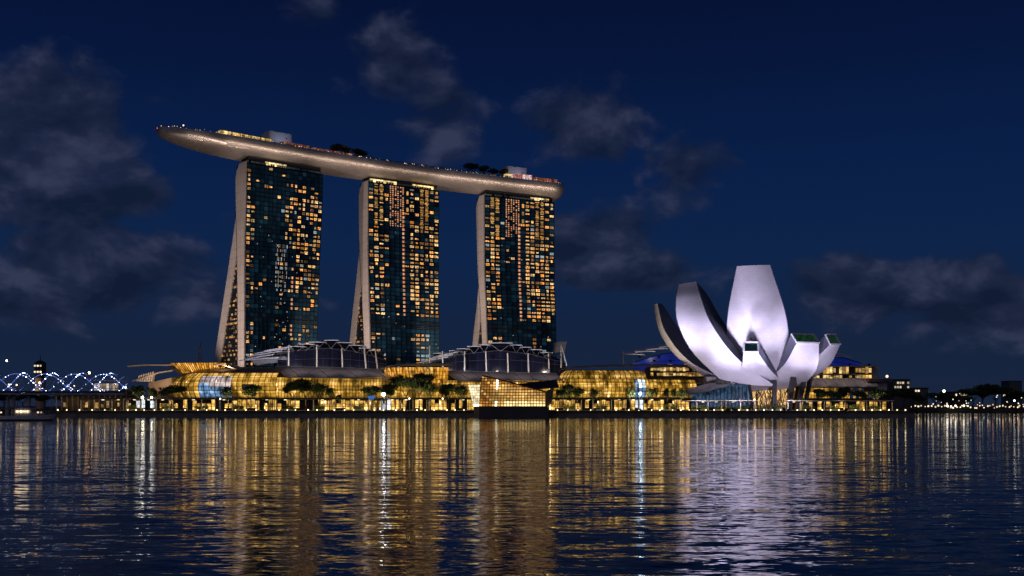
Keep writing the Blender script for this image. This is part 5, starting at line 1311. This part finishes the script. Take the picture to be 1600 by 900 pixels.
# ================================================================== FAR THINGS
def far():
    rng = random.Random(33)
    # control tower behind the bridge
    Y = 760; root = thing('control_tower', 'dark rounded tower with two rows of lit windows behind the footbridge', 'tower', (PX(63, Y), Y, GZ))
    c = PX(63, Y)
    MB().tube((c, Y, GZ), (c, Y, 25), 3.6, 3.6, 14).build('shaft', mat('tower_sandstone', (.5, .36, .22), .7, 0, .1, .2), root)
    MB().tube((c, Y, 25), (c, Y, 31), 3.4, 4.0, 14).tube((c, Y, 31), (c, Y, 36), 4.0, 4.0, 14).build('cab', M_DARK, root)
    MB().tube((c, Y, 36), (c, Y, 38), 4.3, 1.5, 14).tube((c, Y, 38), (c, Y, 42), .3, .2).build('cap', M_DARK, root)
    tw = glow('tower_window', (1, .8, .5), 1.2, .5)
    for z in (29.5, 34):
        for i in (-1, 0, 1): inst('window', pane_mesh(tw), root, Matrix.Translation((c + i * 2.1, Y - 4.2, z)) @ Matrix.Diagonal((1.3, 1, 1.2, 1)))
    flood(root, (c - 10, Y - 14, 6), (c, Y, 20), 9e3, (1, .7, .4), 50, .7, .3)
    # twin mast behind the left hall
    root = thing('twin_mast', 'slender twin mast rising behind the left hall roof', 'mast', (PX(311, 620), 620, GZ))
    b = MB(); b.tube(W(308.5, 570, 620), W(311, 541, 620), .55, .4, 6); b.tube(W(314.5, 570, 620), W(312.5, 533, 620), .6, .35, 6)
    for f in (.3, .5, .7): b.tube(W(308.5, 570, 620).lerp(W(311, 541, 620), f), W(314.5, 570, 620).lerp(W(312.5, 533, 620), f), .15)
    b.tube(W(308.5, 570, 620), (PX(308.5, 620), 620, GZ), .55); b.tube(W(314.5, 570, 620), (PX(314.5, 620), 620, GZ), .6); b.build('pole', mat('mast_grey', (.35, .34, .36), .5, .2, .1, .5), root)
    MB().tube(W(306, 570, 620), W(311.5, 545, 620), .06, None, 4).tube(W(317, 570, 620), W(312.5, 545, 620), .06, None, 4).build('stay', M_STEEL, root)
    # lamps behind bridge
    for (px, py, Y, colr, st, r_, lab) in ((10.5, 563.5, 640, (1, .93, .85), 10, 1.0, 'lone white street lamp high above the left end of the footbridge'), (139.5, 582.5, 620, (1, .42, .16), 26, 1.2, 'orange street lamp behind the right half of the footbridge'),
                                     (14, 601, 600, (1, .6, .3), 4, .9, 'low orange lamp under the left footbridge spiral'), (26, 601.5, 600, (1, .6, .3), 4, .9, 'second low orange lamp under the footbridge'), (62, 598, 600, (1, .45, .18), 16, 1.0, 'orange lamp at the foot of the round control tower'),
                                     (116, 603, 600, (1, .6, .35), 3, .7, 'low orange lamp under the right footbridge spiral'), (80, 586, 620, (1, .7, .5), 4, .8, 'pinkish lamp just right of the round control tower')):
        root = thing('street_lamp', lab, 'lamp', (PX(px, Y), Y, GZ), 'street lamps behind the footbridge'); z = 4 + (635 - py) / 1600 * Y
        MB().tube((PX(px, Y), Y, GZ), (PX(px, Y), Y, z), .18, .1).build('post', M_STEEL, root); MB().sphere((PX(px, Y), Y, z), r_ * .55, 8, 5).build('lamp_head', glow('far_lamp_%d' % int(px * 10), colr, st), root)
    # orange lit low building behind the bridge
    root = thing('riverside_pavilion', 'low orange lit columned pavilion under the footbridge end', 'building', (PX(118, 440), 440, GZ))
    MB().box(PX(88, 440), PX(200, 440), 438, 452, 8.6, 9.2).build('roof', M_ROOFB, root)
    om = glow('pavilion_orange', (1, .55, .16), .55, .7, (1, .7, .3), .5, .9)
    for i in range(13):
        x = PX(90 + i * 8.4, 440); MB().tube((x, 438.6, GZ), (x, 438.6, 8.6), .3, .25, 7).build('column', mat('pv_col', (.6, .45, .26), .6, 0, .1, .5) if i == 0 else bpy.data.materials['pv_col'], root)
        if rng.random() < .62: inst('window', pane_mesh(om), root, Matrix.Translation((x + 1.1, 445, rng.uniform(3.6, 5.4))) @ Matrix.Diagonal((rng.uniform(.6, 1.8), 1, rng.uniform(1.4, 3.2), 1)))
    MB().box(PX(88, 440), PX(200, 440), 446, 452, GZ, 8.6).build('back_wall', M_DARK, root)
    for x in (100, 130, 165):
        ld = bpy.data.lights.new('pavilion_lamp', 'AREA'); ld.shape = 'RECTANGLE'; ld.size = 7; ld.size_y = 3; ld.energy = 260; ld.color = (1, .62, .28)
        o = bpy.data.objects.new('pavilion_lamp', ld); COL.objects.link(o); o.parent = root; o.location = Vector((PX(x, 440), 441, 8.5)) - root.location
    # glazed deck lounge at the bridge end
    root = thing('bridge_lounge', 'small lit glass lounge at the right end of the footbridge', 'building', (PX(166, 455), 455, GZ))
    MB().box(PX(146, 455), PX(186, 455), 452, 460, GZ, 10.5).build('base_block', M_DARK, root); MB().prism([W(143, 594.5, 452), W(187, 596, 452), W(187, 594.5, 452), W(143, 593, 452)], (0, 9, 0)).build('roof', M_STEEL, root)
    lm_ = glow('lounge_pane', (1, .72, .45), .5, .6, (.9, .8, .7), .5, .7)
    for i in range(8): inst('pane', pane_mesh(lm_), root, Matrix.Translation((PX(149 + i * 4.8, 453), 453, 12.6)) @ Matrix.Diagonal((1.1, 1, 3.0, 1)))
    # right far shore
    bl = [(1397, 1421, 594, 603, 620, 2, 6, 'dark two storey block with lit rooms behind the service block', .5), (1429, 1450, 607, 622, 700, 1, 5, 'low block with one row of lit windows on the far right shore', 1.2), (1577, 1597, 595.5, 640, 1500, 0, 0, 'plain grey tower block far off at the right edge', 0),
          (1492, 1512, 613, 625, 720, 1, 5, 'dark house with a pale lit window row on the far right shore', .7)]
    for (x0, x1, yt, yb, Y, rws, cols, lab, st) in bl:
        root = thing('far_building', lab, 'building', (PX((x0 + x1) / 2, Y), Y, GZ), 'buildings on the far right')
        a, c = W(x0, yt, Y), W(x1, yt, Y); MB().box(a.x, c.x, Y, Y + 25, GZ, a.z).build('wall', mat('far_wall_%d' % x0, (.10, .10, .11), .8, 0, .15, .1), root)
        MB().box(a.x - .5, c.x + .5, Y - .5, Y + 25.5, a.z, a.z + .6).build('roof', M_DARK, root)
        wm = glow('far_window_%d' % x0, (1, .72, .42), st, .5, (1, .85, .6))
        for j in range(rws):
            for i in range(cols):
                if rng.random() < .15: continue
                inst('window', pane_mesh(wm), root, Matrix.Translation((lerp(a.x, c.x, (i + .5) / cols), Y - .1, a.z - 1.6 - j * 2.6)) @ Matrix.Diagonal(((c.x - a.x) / cols * .7, 1, 1.2, 1)))
    # trees on the far shore
    ft = [('b', 1392, 606, 40, 470), ('a', 1412, 606, 40, 560), ('b', 1425, 612, 40, 600), ('a', 1462, 613, 50, 690), ('b', 1488, 615, 44, 690), ('b', 1520, 605, 52, 690), ('a', 1535, 599, 56, 690), ('b', 1556, 603, 50, 690), ('a', 1580, 610, 44, 690), ('b', 1600, 610, 44, 690), ('a', 1440, 618, 34, 680), ('b', 1505, 618, 34, 680),
          ('b', 200, 606, 40, 450), ('a', 6, 615, 44, 560), ('b', 36, 614, 50, 565), ('a', 70, 616, 40, 565), ('b', 100, 616, 46, 565), ('a', 130, 612, 40, 600), ('b', -14, 612, 50, 560)]
    lab = ['dark tree just right of the service block', 'dark tree below the two storey block', 'low dark tree at the start of the far right shore', 'tree right of the lit low block', 'tree in the middle of the far right shore', 'left shoulder tree of the biggest far clump', 'tallest tree of the biggest far clump on the right', 'right shoulder tree of the biggest far clump', 'tree left of the right picture edge', 'tree cut by the right picture edge', 'small tree before the lit low block', 'small tree left of the biggest far clump',
           'dark tree behind the tall lamp post at the bridge end', 'dark tree behind the left part of the boat', 'dark tree above the boat cabin', 'dark tree behind the bridge piers', 'dark tree right of the bridge piers', 'dark tree behind the bridge lounge', 'dark tree cut by the left picture edge']
    for (kd, px, yt, wpx, Y), lb in zip(ft, lab):
        h = 4 + (635 - yt) / 1600 * Y - GZ; br = {'a': 4.2, 'b': 5.2}[kd]; plant(kd, PX(px, Y), Y, h, (wpx / 1600 * Y / 2) / (br * 1.1 * h / 10), lb, 'trees on the far shores')
    # far shore lamps
    hm = {k_: MB().sphere((0, 0, 0), 1.0, 6, 4).mesh('lamp_head', glow('shore_lamp_' + k_, c_, s_, .5)) for k_, c_, s_ in (('w', (1, .78, .48), 1.6), ('g', (.85, 1, .85), 1.3), ('o', (1, .55, .25), 1.6), ('c', (1, .93, .8), 3.2))}
    pm = MB().tube((0, 0, -1), (0, 0, 0), .12, .1, 5).mesh('post', M_DARK)
    lamps = [(1383 + i * 5.2 + rng.uniform(-1, 1), 635 + rng.uniform(-1.2, .8), 'w', .75) for i in range(20)] + [(1480 + i * 4.8 + rng.uniform(-2, 2), 636.5 + rng.uniform(-3, 1.5), rng.choice('wwwo'), .7) for i in range(26)]
    lamps += [(rng.uniform(1420, 1600), rng.uniform(615, 634), rng.choice('wwggwo'), .55) for i in range(30)]
    for px, py, k_, r_ in lamps:
        Y = rng.uniform(642, 668); z = 4 + (635 - py) / 1600 * Y; root = thing('shore_lamp', 'tiny ' + {'w': 'warm', 'g': 'greenish', 'o': 'orange', 'c': 'white'}[k_] + (' lamp low by the water ' if py > 633.5 else ' lamp among the dark trees ') + ('at the left part of the far right shore' if px < 1455 else 'at the middle of the far right shore' if px < 1530 else 'at the right part of the far right shore'), 'lamp', (PX(px, Y), Y, GZ), 'scattered lamps of the far right shore')
        z = max(z, GZ + .6)
        inst('lamp_head', hm[k_], root, Matrix.Translation((PX(px, Y), Y, z)) @ Matrix.Scale(r_ * rng.uniform(.45, .85), 4)); inst('post', pm, root, Matrix.Translation((PX(px, Y), Y, z)) @ Matrix.Diagonal((1, 1, z - GZ, 1)))
    for px, py, k_, r_, lb in ((1475, 611, 'c', 1.6, 'bright white lamp high among the far right trees'), (1480, 634, 'c', 1.1, 'first bright quayside lamp of four on the far right shore'), (1486, 635, 'c', 1.0, 'second bright quayside lamp of four on the far right shore'), (1493, 634, 'c', 1.0, 'third bright quayside lamp of four on the far right shore'), (1506, 634, 'c', 1.1, 'fourth bright quayside lamp of four on the far right shore'),
                           (1585, 626, 'c', 1.1, 'white lamp near the right picture edge'), (1592, 635, 'o', 1.2, 'orange lamp near the right picture edge'), (1386, 588, 'w', 1.2, 'yellow lamp above the service block terrace')):
        Y = 641 if px > 1400 else 500; z = 4 + (635 - py) / 1600 * Y; root = thing('shore_lamp', lb, 'lamp', (PX(px, Y), Y, GZ), 'bright lamps of the right shore')
        inst('lamp_head', hm[k_], root, Matrix.Translation((PX(px, Y), Y, z)) @ Matrix.Scale(r_ * .6, 4)); inst('post', pm, root, Matrix.Translation((PX(px, Y), Y, z)) @ Matrix.Diagonal((1, 1, z - GZ, 1)))
far()
print('objects', len(bpy.data.objects))
